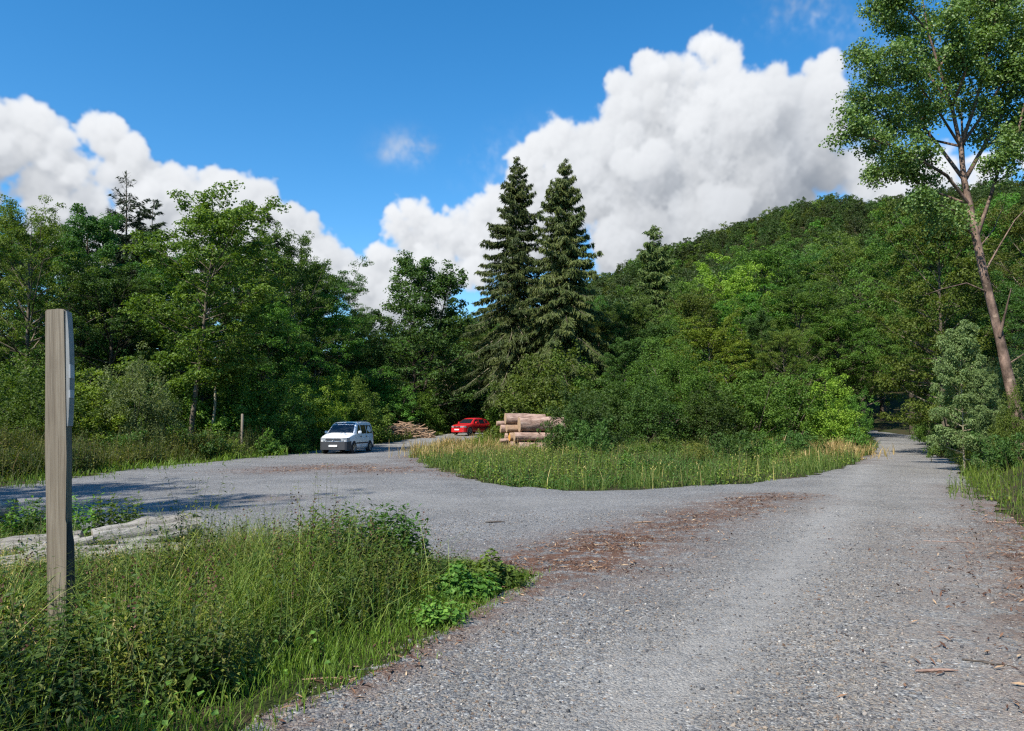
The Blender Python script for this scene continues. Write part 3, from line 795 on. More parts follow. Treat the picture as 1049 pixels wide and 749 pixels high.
def fit(H, *mbs):
    # the topmost leaves stand exactly H above the foot
    k = H / np.percentile(np.concatenate(mbs[-1].v)[:, 2], 99.8)
    for m_ in mbs: m_.v = [v_ * np.array([1, 1, k], np.float32) for v_ in m_.v]
def plant(name, label, cat, loc, parts, rotz=0, group=None, part_names=("trunk", "crown")):
    t = thing(name, label, cat, loc, rotz, group)
    for (mbd, mat), pn in zip(parts, part_names):
        if mbd.n: mbd.build(pn, mat, t)
    return t

# ------------------------------------------------------------------ the trees that stand out
def base(px, d): 
    x, y, _ = at(px, 436, d); return (x, y, hz(x, y))
def tall(px, top, d, b): return at(px, top, d)[2] - b[2]

# leaning aspen beside the road on the right
def aspen():
    rng = np.random.default_rng(404)
    b = base(1046, 27.0)
    tm, cm = MB(), MB()
    def loc(px, py, d): p = np.array(at(px, py, d)); return p - np.array(b)
    trunk = np.array([[0, 0, -.5]] + [loc(px, py, 27 + dd) for px, py, dd in ((1044, 436, 0), (1036, 400, 0), (1027, 360, .1), (1018, 320, .2), (1008, 280, .2), (1000, 245, .3), (993, 210, .3), (988, 185, .4), (984, 150, .5), (975, 110, .5), (962, 70, .4), (950, 30, .3), (944, -10, .3))])
    rr = np.array([.33, .29, .25, .225, .205, .19, .175, .16, .135, .105, .08, .055, .035, .015])
    wob = 1 + .10 * np.sin(np.arange(8) * 2.3)[None] * np.sin(np.arange(14) * 1.7)[:, None] + rng.normal(0, .04, (14, 8))
    tube(tm, trunk, rr * .74, 8, wob=wob)
    CC, CR = [], []
    def branch(p, r0, n_side, L_side, clump, tipped=True, leafy=True, f0=.3):
        p = np.array(p, float)
        tube(tm, p, r0 * (1 - .8 * np.linspace(0, 1, len(p))), 6, cap=False)
        if not leafy: return
        s = np.linspace(0, 1, len(p)); dirn = norm((p[-1] - p[0])[None])[0]
        for k in range(int(n_side * 1.35)):
            f = f0 + (1 - f0) * (k + rng.random()) / int(n_side * 1.35)
            q = np.array([np.interp(f, s, p[:, j]) for j in range(3)])
            dd = norm((rnd_dirs(rng, 1)[0] * .9 + dirn * .45 + [0, 0, .15])[None])[0]
            L = L_side * rng.uniform(.5, 1.15) * (1.15 - .5 * f)
            e = q + dd * L
            tube(tm, [q, q + dd * L * .5 + [0, 0, .05 * L], e], [r0 * .35, r0 * .22, .008], 4, cap=False)
            for g in (.5, .78, 1.0):
                CC.append(q + dd * L * g + rng.normal(0, .12, 3)); CR.append(clump * rng.uniform(.6, 1.2))
        CC.append(p[-1]); CR.append(clump)
    br = [([(984, 150, 27.5), (1012, 110, 27.2), (1040, 60, 27.0), (1062, 10, 26.8)], .06, 17, 1.1), ([(1005, 155, 27.8), (1035, 130, 28.4), (1070, 120, 29)], .05, 13, 1.0), ([(975, 110, 27.5), (1000, 50, 28.4), (1030, 0, 29)], .05, 15, 1.0), ([(1000, 245, 27.3), (975, 215, 26.6), (940, 200, 26.2)], .04, 8, .8),
          ([(993, 210, 27.3), (970, 180, 26.8), (945, 165, 26.3), (915, 150, 26), (885, 140, 25.8), (862, 128, 25.7)], .07, 16, 1.0),
          ([(988, 185, 27.4), (962, 150, 27.6), (930, 110, 27.8), (905, 80, 28), (880, 55, 28)], .07, 16, 1.1),
          ([(984, 150, 27.5), (965, 120, 26.6), (940, 85, 25.9), (915, 50, 25.5)], .06, 14, 1.0),
          ([(988, 185, 27.4), (1005, 155, 27.8), (1025, 120, 28.2), (1042, 80, 28.6), (1055, 45, 28.8)], .085, 16, 1.1),
          ([(1000, 245, 27.3), (1015, 200, 27.2), (1026, 165, 27.0), (1040, 140, 26.6), (1075, 100, 26.2)], .075, 12, 1.0),
          ([(984, 150, 27.5), (1000, 105, 27.0), (1010, 60, 26.8), (1020, 20, 26.6), (1024, -10, 26.5)], .07, 17, 1.0),
          ([(975, 110, 27.5), (940, 60, 28.0), (915, 20, 28.4), (905, -5, 28.5)], .05, 14, .9),
          ([(962, 70, 27.4), (985, 30, 27.7), (995, 0, 28), (1000, -20, 28)], .05, 14, .9),
          ([(950, 30, 27.3), (925, 5, 27.0), (915, -10, 27)], .04, 10, .8), ([(984, 150, 27.5), (940, 140, 28.6), (905, 120, 29.4), (880, 95, 29.8)], .05, 14, 1.0),
          ([(993, 210, 27.3), (955, 195, 27.6), (925, 180, 28.0), (900, 172, 28.3)], .05, 12, .9), ([(975, 110, 27.5), (990, 70, 26.2), (970, 20, 25.6)], .05, 14, 1.0),
          ([(1042, 140, 26.6), (1060, 60, 27), (1050, 20, 27.5)], .04, 12, 1.0), ([(988, 185, 27.4), (985, 120, 28.6), (960, 60, 29.4), (950, 20, 29.5)], .05, 14, 1.0)]
    for pts, r0, n, L in br: branch([loc(*q) for q in pts], r0, n, L, .42)
    # bare and broken lower branches
    for pts, r0 in (([(1013, 300, 27.2), (990, 290, 26.8), (965, 296, 26.4), (945, 303, 26.2)], .03), ([(1024, 345, 27), (1030, 320, 26.8), (1036, 295, 26.6)], .06), ([(1008, 280, 27.2), (1025, 250, 27), (1040, 225, 26.8), (1060, 205, 26.5)], .035),
                    ([(1030, 375, 27.1), (1050, 362, 27), (1070, 355, 27)], .03), ([(1002, 255, 27.3), (1018, 235, 27.8), (1030, 205, 28)], .03)):
        branch([loc(*q) for q in pts], r0, 0, 0, 0, leafy=False)
    CC = np.array(CC); CR = np.array(CR)
    clump_leaves(cm, rng, CC, CR * 1.25, 84, .098, flat=.75, asp=.85, up=.35)
    plant("leaning_aspen", "very tall leaning tree with a bare ruddy trunk beside the gravel road", "tree", b, ((tm, BARK_PINE), (cm, L_POPLAR)))
aspen()

# two tall spruces behind the log stack
b = base(528, 70); H = tall(530, 160, 70, b)
tm, cm, dm = conifer(31, H, 6.9, 6.0, tr=.34, dz=.30, droop=.85, twig=.50, hang=1.5, dens=17, pw=.86, uptip=.34, needle_gap=.05, tw_asp=.2)
plant("spruce_tree", "taller left one of the two big spruces, dark green with outswept branches", "spruce", b, ((tm, BARK_PALE), (cm, L_SPRUCE)), 0.3)
b = base(579, 66); H = tall(574, 164, 66, b)
tm, cm, dm = conifer(37, H, 6.1, 3.0, tr=.34, dz=.30, droop=1.0, twig=.56, hang=2.0, dens=17, pw=.80, uptip=.36, tw_asp=.2, needle_gap=.10)
plant("spruce_tree", "right one of the two big spruces, olive green with hanging branch curtains", "spruce", b, ((tm, BARK), (cm, L_SPRUCE2)), 1.3)
# half dead spruce, two thin conifers on the left, one on the slope
b = base(122, 58); H = tall(123, 176, 58, b)
tm, cm, dm = conifer(41, H, 4.4, 3, tr=.22, dz=.5, droop=.2, twig=.55, hang=.5, dens=13, dead_from=.78, pw=.62)
plant("dying_spruce", "spruce with a bare dead top above the left trees", "spruce", b, ((tm, BARK), (cm, L_FIR), (dm, DEADWOOD)), 0, None, ("trunk", "crown", "dead_top"))
b = base(150, 62); H = tall(150, 205, 62, b)
tm, cm, dm = conifer(43, H, 2.6, 3, tr=.18, dz=.8, droop=.12, twig=.6, hang=.3, dens=15, pw=.55, needle_gap=.15, uptip=.1)
larch = plant("thin_conifer", "thin open conifer just right of the spruce with the dead top", "conifer", b, ((tm, BARK), (cm, L_FIR)))
b2 = base(265, 60)
copy_thing(larch, b2, 2.0, (.95, .95, tall(265, 212, 60, b2) / H), "narrow pointed conifer rising behind the maple with the pale trunk")
b = base(678, 78); H = tall(679, 230, 78, b)
tm, cm, dm = conifer(47, H, 4.6, 2, tr=.3, dz=.4, droop=.6, twig=.6, hang=1.0, dens=13, pw=.72)
plant("spruce_tree", "dull olive spruce standing alone out of the leafy trees below the hill", "spruce", b, ((tm, BARK), (cm, L_SPRUCE2)))

# maple with the pale bare trunk on the left
b = base(194, 42)
H = tall(215, 196, 42, b)
tm, cm = decid(51, H, 3.3, 3.9, nl=52, leaf=.18, per=58, clump=.62, tr=.15, lean=(1.0, .2), bend=.12, ns=6, el=(0, 62), gap=0, prof=lambda q: .55 + .62 * math.sin(math.pi * min(1, q * .9 + .05)) - .35 * q ** 3)
fit(H, tm, cm)
plant("maple_tree", "tall maple with a bare pale lower trunk on the left bank", "tree", b, ((tm, BARK), (cm, L_MAPLE)))
# thin bent tree next to it
b = base(213, 42.5)
rng = np.random.default_rng(52); tm, cm = MB(), MB()
P = np.array([[0, 0, -.3], [.02, 0, .8], [.25, 0, 1.6], [.36, 0, 2.6], [.34, 0, 3.6], [.5, 0, 4.8], [.6, 0, 5.6]])
tube(tm, P, [.09, .08, .075, .07, .06, .04, .02], 7)
CC = P[-1] + rng.normal(0, 1, (70, 3)) * [1.0, 1.0, .7] + [0, 0, -.3]
for c_ in CC[:24]: tube(tm, [P[-2], (P[-2] + c_) / 2 + [0, 0, .1], c_], [.02, .014, .006], 3, cap=False)
clump_leaves(cm, rng, CC, rng.uniform(.3, .55, 70), 40, .16)
plant("bent_tree", "small tree with a crooked pale stem right of the maple trunk", "tree", b, ((tm, BARK_PALE), (cm, L_MAPLE)))

# alder with two peaks in the gap
b = base(424, 75); H = tall(418, 262, 75, b)
tm, cm = decid(61, H, 5.4, .8, nl=60, leaf=.26, per=44, clump=.8, tr=.2, ns=5, el=(0, 50), prof=lambda q: 1.05 * (1 - q) ** .62 + .12, bend=.1)
tm2, cm2 = decid(62, H * .95, 4.0, 5, nl=34, leaf=.26, per=36, clump=.75, tr=.15, ns=4, el=(0, 50), prof=lambda q: 1.0 * (1 - q) ** .6 + .12, lean=(3.6, 0), bend=.1)
for s_, d_ in ((tm2, tm), (cm2, cm)):
    for v_, f_, m_, a_, q_ in zip(s_.v, s_.f, s_.m, s_.a, s_.sm): 
        d_.v.append(v_); d_.f.append(f_ - f_.min() + d_.n); d_.n += len(v_); d_.m.append(m_); d_.a.append(a_); d_.sm.append(q_)
fit(H, tm, cm)
plant("alder_tree", "two-peaked dark green alder in the gap right of the white van", "tree", b, ((tm, BARK_DARK), (cm, L_ALDER)))

# ------------------------------------------------------------------ kinds the forest edge is made of
rounded = lambda q: math.sin(math.pi * (q * .80 + .18)) ** .6
conical = lambda q: 1.08 * (1 - q) ** .6 + .1
broad = lambda q: math.sin(math.pi * (q * .72 + .25)) ** .6
PROTO = {}
def proto(key, name, H, parts, pn=("trunk", "crown")):
    PROTO[key] = dict(H=H, name=name, meshes=[(m_.mesh(p_, [mt_]), p_) for (m_, mt_), p_ in zip(parts, pn)])
def P_(mbs, mats): return list(zip(mbs, mats))
proto('darkA', 'broadleaf_tree', 14, P_(decid(71, 14, 4.0, .8, nl=56, leaf=0.137, per=80, clump=0.60, tr=.2, prof=rounded, ns=6), (BARK_DARK, L_DARK)))
proto('darkB', 'broadleaf_tree', 13, P_(decid(72, 13, 3.4, .8, nl=52, leaf=0.137, per=77, clump=0.55, tr=.18, prof=conical, el=(0, 50), ns=6), (BARK_DARK, L_DARK)))
proto('midA', 'broadleaf_tree', 14, P_(decid(73, 14, 4.4, .8, nl=58, leaf=0.144, per=80, clump=0.62, tr=.2, prof=broad, ns=6), (BARK, L_MID)))
proto('midB', 'broadleaf_tree', 12, P_(decid(74, 12, 4.2, .6, nl=54, leaf=0.137, per=80, clump=0.58, tr=.18, prof=rounded, el=(-5, 55), ns=6), (BARK, L_MID)))
proto('olive', 'broadleaf_tree', 14, P_(decid(75, 14, 4.2, .8, nl=56, leaf=0.130, per=84, clump=0.58, tr=.2, prof=rounded, ns=6), (BARK, L_OLIVE)))
proto('maple', 'broadleaf_tree', 13, P_(decid(76, 13, 3.8, .8, nl=50, leaf=0.158, per=70, clump=0.55, tr=.16, prof=broad, ns=6), (BARK, L_MAPLE)))
proto('highA', 'broadleaf_tree', 14, P_(decid(78, 14, 4.6, 6.4, nl=50, leaf=.15, per=74, clump=.62, tr=.22, prof=broad, ns=6, el=(-2, 55)), (BARK_DARK, L_MID)))
proto('lime', 'broadleaf_tree', 11, P_(decid(77, 11, 3.6, .5, nl=50, leaf=0.137, per=77, clump=0.53, tr=.14, prof=rounded, ns=6), (BARK, L_LIME)))
proto('shrubD', 'shrub', 4, P_(shrub(81, 4, 2.1, leaf=0.117, n=190, per=66), (BARK_DARK, L_DARK)), ("stem", "foliage"))
proto('shrubM', 'shrub', 4, P_(shrub(82, 4, 2.2, leaf=0.117, n=190, per=66, rag=.3), (BARK, L_MID)), ("stem", "foliage"))
proto('shrubG', 'shrub', 4, P_(shrub(83, 4, 2.0, leaf=0.101, n=190, per=75, asp=.42), (BARK, L_GREY)), ("stem", "foliage"))
proto('shrubL', 'shrub', 4, P_(shrub(84, 4, 2.1, leaf=0.125, n=180, per=63, rag=.3), (BARK, L_LIME)), ("stem", "foliage"))
proto('shrubP', 'shrub', 4, P_(shrub(85, 4, 2.0, leaf=0.125, n=180, per=63, rag=.3), (BARK, L_MAPLE)), ("stem", "foliage"))
proto('weedbush', 'weed_clump', 1.2, P_(shrub(88, 1.2, 1.25, leaf=.12, n=95, per=30, clump=.26, stems=8, rag=.4, asp=.5), (STEM, L_NETTLE)), ("stem", "foliage"))
proto('weedpale', 'weed_clump', 1.2, P_(shrub(89, 1.2, 1.25, leaf=.11, n=95, per=30, clump=.26, stems=8, rag=.45, asp=.45), (STEM, L_WEED)), ("stem", "foliage"))
proto('weedlush', 'weed_clump', 1.2, P_(shrub(90, 1.2, 1.25, leaf=.14, n=90, per=28, clump=.26, stems=8, rag=.4, asp=.6), (STEM, L_MID)), ("stem", "foliage"))
proto('willow', 'willow_tree', 9, P_(shrub(86, 9, 4.4, leaf=0.133, n=420, per=78, clump=.7, stems=16, asp=.42, rag=.2), (BARK, L_MID)))
proto('sapling', 'sapling_tree', 6, P_(decid(87, 6, 1.5, .5, nl=40, leaf=.10, per=90, clump=.36, tr=.05, prof=lambda q: .95 * (1 - q) ** .5 + .15, ns=5, el=(5, 50)), (BARK_PALE, L_SAP)))
prng = np.random.default_rng(99)
def put(key, px, top, wid, d, label, cat=None, group=None, rot=None):
    pr = PROTO[key]
    b = base(px, d)
    sz = tall(px, top, d, b) / (pr['H'] * 1.0)
    t = thing(pr['name'], label, cat or ('shrub' if pr['name'] == 'shrub' else 'tree'), b, prng.uniform(0, 6.28) if rot is None else rot, group)
    co = np.empty(len(pr['meshes'][1][0].vertices) * 3, np.float32)
    if 'R' not in pr:
        pr['meshes'][1][0].vertices.foreach_get('co', co); co = co.reshape(-1, 3)
        pr['R'] = float(np.percentile(np.hypot(co[:, 0], co[:, 1]), 96)); pr['T'] = float(np.percentile(co[:, 2], 99.9))
    sz = tall(px, top, d, b) / pr['T']
    sx = wid / F_PX * d / (2 * pr['R'])
    t.scale = (sx, sx, sz)
    for me, pn in pr['meshes']:
        o = bpy.data.objects.new(pn, me); COL.objects.link(o); o.parent = t
    return t

TREES = [
 # left side, back to front
 ('darkA', -60, 190, 150, 46, "dark tree whose crown is cut by the photo's left edge"),
 ('olive', 24, 204, 135, 43, "large olive green tree with yellowish leaves near the left edge"),
 ('darkB', 78, 212, 110, 47, "dark tree between the olive tree and the dead-topped spruce"),
 ('midA', -10, 215, 120, 52, "tree half hidden behind the olive tree at the left edge"),
 ('darkA', 112, 262, 130, 45, "dark full tree in front of the dead-topped spruce"),
 ('darkB', 160, 255, 110, 48, "dark tree behind the pale-trunked maple, on its left"),
 ('darkA', 205, 240, 120, 50, "dark tree hidden behind the crown of the tall maple"),
 ('maple', 252, 236, 105, 54, "fresh green maple just right of the pale-trunked one"),
 ('midB', 297, 236, 95, 63, "mid green tree with a ragged top above the white van's left"),
 ('darkA', 343, 266, 92, 73, "dark rounded tree behind the white van"),
 ('darkB', 312, 268, 90, 70, "dark tree peeping out between the ragged and the rounded tree"),
 ('midB', 275, 300, 110, 53, "low spreading tree over the small fence post"),
 ('darkA', 383, 332, 70, 85, "low dark tree between the rounded tree and the two-peaked alder"),
 ('darkB', 364, 318, 60, 88, "distant tree in the dip of the skyline behind the rounded tree"),
 ('midA', 462, 318, 85, 86, "mid green tree right behind the two-peaked alder"),
 ('olive', 490, 335, 70, 92, "olive tree at the foot of the taller spruce"),
 ('darkB', 455, 350, 80, 96, "dark tree far back between alder and spruces"),
 ('midB', 410, 345, 80, 92, "tree far back behind the two-peaked alder's left side"),
 ('darkA', 60, 232, 120, 60, "dark tree far back behind the olive tree"),
 ('darkB', 140, 262, 100, 64, "dark tree far back below the thin open conifer"),
 ('darkA', 232, 262, 110, 62, "dark tree far back between the maple and the narrow conifer"),
 ('midB', 320, 300, 110, 66, "mid green tree far back above the van"),
 ('darkB', 8, 250, 130, 66, "dark tree far back at the photo's left edge"),
 ('darkA', 100, 270, 120, 70, "dark tree far back under the dead-topped spruce"),
 ('darkA', 185, 280, 120, 72, "dark tree far back left of the tall maple's crown"),
 ('darkB', 275, 268, 110, 74, "dark tree far back behind the narrow pointed conifer"),
 ('darkA', 340, 315, 110, 82, "dark tree far back under the dark rounded tree"),
 # behind and right of the spruces
 ('darkA', 548, 330, 90, 84, "dark tree filling the gap between the two big spruces"),
 ('darkA', 622, 302, 95, 92, "dark tree just right of the hanging-branched spruce"),
 ('midA', 645, 304, 85, 74, "green tree in front of the lone olive spruce"),
 ('olive', 612, 320, 80, 74, "olive tree low beside the right spruce"),
 ('midB', 712, 284, 80, 70, "rounded green tree right of the lone olive spruce"),
 ('lime', 745, 262, 105, 86, "light green tree on the forest edge under the hill"),
 ('midA', 790, 246, 120, 92, "broad green tree highest in the middle of the leafy slope"),
 ('darkA', 838, 250, 110, 90, "dark broad tree on the leafy slope left of the road's end"),
 ('olive', 885, 238, 105, 84, "yellowish tree above the dark opening of the road"),
 ('midB', 760, 300, 125, 70, "bushy green tree rising behind the island's right half"),
 ('midA', 820, 292, 130, 68, "wide green tree leaning to the road's dark opening"),
 ('lime', 728, 322, 100, 62, "light green young tree behind the island's middle"),
 ('highA', 862, 312, 100, 66, "green tree left of the road's dark opening"),
 ('darkA', 596, 300, 70, 80, "dark tree just behind the right spruce's foot"),
 ('darkB', 672, 330, 70, 63, "dark pointed young tree behind the big willow"),
 ('maple', 716, 292, 75, 66, "fresh green maple rising behind the big willow, on its right"),
 ('darkB', 782, 318, 62, 62, "dark pointed tree among the light ones behind the island"),
 ('darkA', 846, 286, 70, 76, "dark crown between the two trees left of the road's opening"),
 ('olive', 806, 330, 70, 60, "small yellowish tree in front of the wide green tree by the road"),
 ('darkB', 640, 346, 66, 60, "dark young tree left of the big willow"),
 # over and beyond the road
 ('highA', 905, 275, 120, 88, "dark tree closing the road's far end"),
 ('darkA', 935, 330, 110, 104, "dark narrow tree at the right of the road's far end"),
 ('highA', 935, 212, 130, 74, "tall green tree on the right above the road's opening"),
 ('highA', 975, 250, 110, 62, "dark tree overhanging the road from the right"),
 ('highA', 952, 300, 95, 60, "bright maple with low boughs at the right of the road's opening"),
 ('maple', 968, 205, 125, 43, "bright green tree with hanging boughs left of the leaning trunk"),
 ('midA', 1010, 205, 140, 62, "tall green tree behind the leaning trunk"),
 ('olive', 1062, 190, 130, 54, "yellow green tree right of the leaning trunk"),
 ('darkB', 1040, 290, 100, 46, "dark tree behind the lower part of the leaning trunk"),
 ('midB', 990, 310, 100, 47, "low tree between the road's bend and the leaning trunk"),
 ('darkA', 1090, 270, 120, 40, "dark tree cut by the photo's right edge"),
]
for t_ in TREES: put(*t_[:5], t_[5])
SHRUBS = [
 ('shrubM', 28, 352, 130, 37, "big green shrub under the olive tree at the left edge"),
 ('shrubL', 95, 368, 100, 36, "yellow green shrub left of the pale maple trunk, beside the greyish one"),
 ('shrubG', 138, 350, 92, 36.5, "greyish willow shrub left of the pale maple trunk"),
 ('shrubM', 60, 385, 110, 35, "low green shrub behind the tall wooden post"),
 ('shrubM', 182, 372, 80, 44, "green shrub right behind the pale maple trunk"),
 ('shrubP', 236, 372, 100, 44, "green shrub between the crooked stem and the fence post"),
 ('shrubM', 272, 380, 90, 45, "green shrub just behind the small fence post"),
 ('shrubP', 352, 372, 80, 62, "bright shrub behind the van's rear, under the dark rounded tree"),
 ('shrubL', 318, 362, 80, 58, "yellow green shrub rising behind the van, on its left"),
 ('shrubM', 385, 372, 70, 72, "tall green shrub right of the van, under the low dark tree"),
 ('shrubM', 412, 378, 60, 77, "green shrub under the two-peaked alder, on its left"),
 ('shrubP', 303, 385, 85, 51, "green shrub behind the white van's nose"),
 ('shrubL', 335, 388, 70, 53, "light green shrub right behind the white van's roof"),
 ('shrubP', 372, 384, 70, 58, "fresh green shrub over the tail of the white van"),
 ('shrubM', 398, 386, 65, 69, "green shrub behind the left end of the brushwood heap"),
 ('shrubP', 432, 396, 55, 74, "small bright shrub above the brushwood heap"),
 ('shrubM', 462, 388, 60, 80, "green shrub left behind the red car"),
 ('shrubD', 490, 382, 70, 84, "dark shrub right behind the red car's roof"),
 ('shrubM', 520, 372, 80, 76, "green shrub between the red car and the log stack"),
 ('shrubP', 556, 352, 105, 60, "big fresh green shrub directly behind the log stack"),
 ('shrubD', 596, 402, 62, 47, "dark low shrub touching the right end of the log stack"),
 ('shrubD', 597, 388, 80, 41, "dark bush on the island right in front of the stack's right end"),
 ('shrubM', 600, 362, 90, 62, "green shrub to the right behind the log stack"),
 ('shrubD', 632, 378, 90, 56, "dark shrub in the middle behind the island"),
 ('shrubD', 668, 385, 80, 53, "dark shrub at the foot of the big willow, on its left"),
 ('willow', 690, 322, 150, 58, "big dense willow in the middle behind the grassy island", 'tree'),
 ('shrubD', 728, 390, 80, 53, "dark shrub at the foot of the big willow, on its right"),
 ('shrubM', 765, 368, 95, 55, "green shrub behind the island near the pinkish stump"),
 ('shrubM', 808, 375, 85, 57, "green shrub behind the dry grass of the island"),
 ('shrubL', 852, 372, 72, 56, "yellow green shrub at the road's left just before the dark opening"),
 ('shrubM', 872, 398, 44, 60, "small green shrub at the left lip of the dark opening"),
 ('shrubD', 905, 385, 70, 104, "dark shrub across the end of the road"),
 ('shrubL', 893, 412, 40, 98, "sunlit pale green bush beyond the end of the road"),
 ('shrubD', 958, 398, 44, 66, "dark shrub at the right lip of the dark opening"),
 ('shrubM', 960, 392, 60, 55, "green shrub on the right verge before the opening"),
 ('shrubG', 1040, 342, 90, 33, "grey green shrub behind the foot of the leaning trunk"),
 ('shrubP', 1040, 392, 46, 25.2, "leafy shrub half covering the foot of the leaning trunk"),
 ('shrubM', 1010, 385, 60, 38, "green shrub just left of the leaning trunk's foot"),
 ('sapling', 986, 330, 56, 27.4, "slender grey green sapling left of the leaning trunk", 'tree'),
 ('sapling', 1010, 378, 38, 26.6, "smaller grey green sapling close to the leaning trunk", 'tree'),
 ('shrubD', 968, 415, 40, 45, "low dark shrub at the bend of the right verge"),
]
for t_ in SHRUBS: put(*t_[:5], t_[5], t_[6] if len(t_) > 6 else None)

for key, x, y, h_, w_, lab in (('midA', 33, 27, 13, 8, "broad tree in the meadow right of the leaning trunk"), ('darkA', 40, 38, 14, 8, "dark tree in the meadow behind the broad one"), ('maple', 27, 12, 10, 7, "fresh green tree in the meadow at the near right"), ('olive', 44, 22, 13, 8, "yellowish tree far out in the right meadow"), ('shrubM', 23, 20, 3.5, 4, "green shrub in the meadow by the right verge")):
    pr = PROTO[key]
    t = thing(pr['name'], lab, 'shrub' if pr['name'] == 'shrub' else 'tree', (x, y, hz(x, y)), prng.uniform(0, 6))
    t.scale = (w_ / (2 * pr['R']), w_ / (2 * pr['R']), h_ / pr['T'])
    for me, pn in pr['meshes']:
        o = bpy.data.objects.new(pn, me); COL.objects.link(o); o.parent = t
# trees standing outside the frame on the left, which shade the yard; the shrub is added to shade the near weeds
for key, x, y, h_, w_, lab in (('darkA', -16.9, 11.9, 13, 5.6, "dark tree on the near side of the left track"), ('darkA', -13.6, 8.2, 13, 5.4, "green tree left of the near weeds"),
                               ('shrubM', -4.7, 2.0, 3.7, 3.6, "shrub left of the near weeds behind the wooden post")):
    pr = PROTO[key]
    t = thing(pr['name'], lab, 'shrub' if pr['name'] == 'shrub' else 'tree', (x, y, hz(x, y)), prng.uniform(0, 6))
    t.scale = (w_ / (2 * pr['R']), w_ / (2 * pr['R']), h_ / pr['T'])
    for me, pn in pr['meshes']:
        o = bpy.data.objects.new(pn, me); COL.objects.link(o); o.parent = t

# ------------------------------------------------------------------ wood on the hill: one mass, tree crowns set on points
def hill_wood():
    rng = np.random.default_rng(313)
    srcs = bpy.data.collections.new("hill_tree_sources")
    mats = [L_HILL, L_HILL2, L_OLIVE, L_MID, L_HILL]
    specs = []
    for lod, (leaf, ncl, per) in enumerate(((.42, 130, 26), (.75, 70, 16))):
        for i, mt in enumerate(mats):
            r = np.random.default_rng(700 + lod * 10 + i)
            cm = MB()
            H, Rc = 14, 4.3 if i != 3 else 3.8
            d = rnd_dirs(r, ncl); d[:, 2] = np.abs(d[:, 2]) * 1.0 - .15
            q = .55 + .45 * r.random(ncl) ** .6
            lump = 1 + .2 * np.sin(np.arctan2(d[:, 1], d[:, 0]) * 3 + i) + r.normal(0, .1, ncl)
            C = d * (q * lump)[:, None] * [Rc, Rc, 8.2] + [0, 0, 5.2]
            clump_leaves(cm, r, C, r.uniform(.7, 1.3, ncl) * 1.0, per, leaf, flat=.7)
            tube(cm, [[0, 0, -2], [0, 0, 4], [.1, 0, 9]], [.25, .2, .08], 5, mat=1)
            o = bpy.data.objects.new("hill_tree_source", cm.mesh("hill_tree", [mt, BARK_DARK])); srcs.objects.link(o); specs.append(o)
    names = sorted(o.name for o in specs)
    order = {o.name: i for i, o in enumerate(specs)}
    pts, idx = [], []
    n = 110000
    r = np.sqrt(rng.uniform(96 ** 2, 560 ** 2, n)); az = rng.uniform(-.75, .92, n)
    x, y = r * np.sin(az), r * np.cos(az)
    cell = set(); keep = []
    sp = 5.2
    for i in range(n):
        k = (int(x[i] // sp), int(y[i] // sp))
        if k in cell: continue
        cell.add(k); keep.append(i)
    x, y, r = x[keep], y[keep], r[keep]
    ok = (r > 100) & ((x < 20) | (r > 112))
    x, y, r = x[ok], y[ok], r[ok]
    z = height(x, y)
    kind = rng.choice(5, len(x), p=[.3, .3, .17, .08, .15]) + np.where(r < 230, 0, 5)
    rank = np.array([names.index(specs[k].name) for k in kind])
    me = bpy.data.meshes.new("hill_wood"); me.vertices.add(len(x)); me.vertices.foreach_set("co", np.stack([x, y, z - .4], -1).astype(np.float32).ravel())
    a = me.attributes.new("pick", 'INT', 'POINT'); a.data.foreach_set("value", rank.astype(np.int32))
    a = me.attributes.new("turn", 'FLOAT_VECTOR', 'POINT'); a.data.foreach_set("vector", np.stack([0 * x, 0 * x, rng.uniform(0, 6.28, len(x))], -1).astype(np.float32).ravel())
    s = .45 + .75 * rng.random(len(x)) ** 1.5 * (.8 + .25 * wav(x, y, 60)); a = me.attributes.new("size", 'FLOAT_VECTOR', 'POINT'); a.data.foreach_set("vector", np.stack([s, s, s * rng.uniform(.85, 1.1, len(x))], -1).astype(np.float32).ravel())
    o = bpy.data.objects.new("hill_wood", me); COL.objects.link(o)
    ng = bpy.data.node_groups.new("set_trees", 'GeometryNodeTree')
    ng.interface.new_socket("Geometry", in_out='INPUT', socket_type='NodeSocketGeometry'); ng.interface.new_socket("Geometry", in_out='OUTPUT', socket_type='NodeSocketGeometry')
    gi = ng.nodes.new('NodeGroupInput'); go = ng.nodes.new('NodeGroupOutput')
    ci = ng.nodes.new('GeometryNodeCollectionInfo'); ci.inputs['Collection'].default_value = srcs; ci.inputs['Separate Children'].default_value = True; ci.inputs['Reset Children'].default_value = True
    ip = ng.nodes.new('GeometryNodeInstanceOnPoints'); ip.inputs['Pick Instance'].default_value = True
    def na(nm, t):
        q = ng.nodes.new('GeometryNodeInputNamedAttribute'); q.data_type = t; q.inputs[0].default_value = nm; return q.outputs[0]
    L = ng.links.new
    L(gi.outputs[0], ip.inputs['Points']); L(ci.outputs[0], ip.inputs['Instance']); L(na('pick', 'INT'), ip.inputs['Instance Index'])
    er = ng.nodes.new('FunctionNodeEulerToRotation'); L(na('turn', 'FLOAT_VECTOR'), er.inputs[0]); L(er.outputs[0], ip.inputs['Rotation']); L(na('size', 'FLOAT_VECTOR'), ip.inputs['Scale'])
    L(ip.outputs[0], go.inputs[0])
    md = o.modifiers.new("trees", 'NODES'); md.node_group = ng
    tag(o, None, None, kind="stuff")
hill_wood()
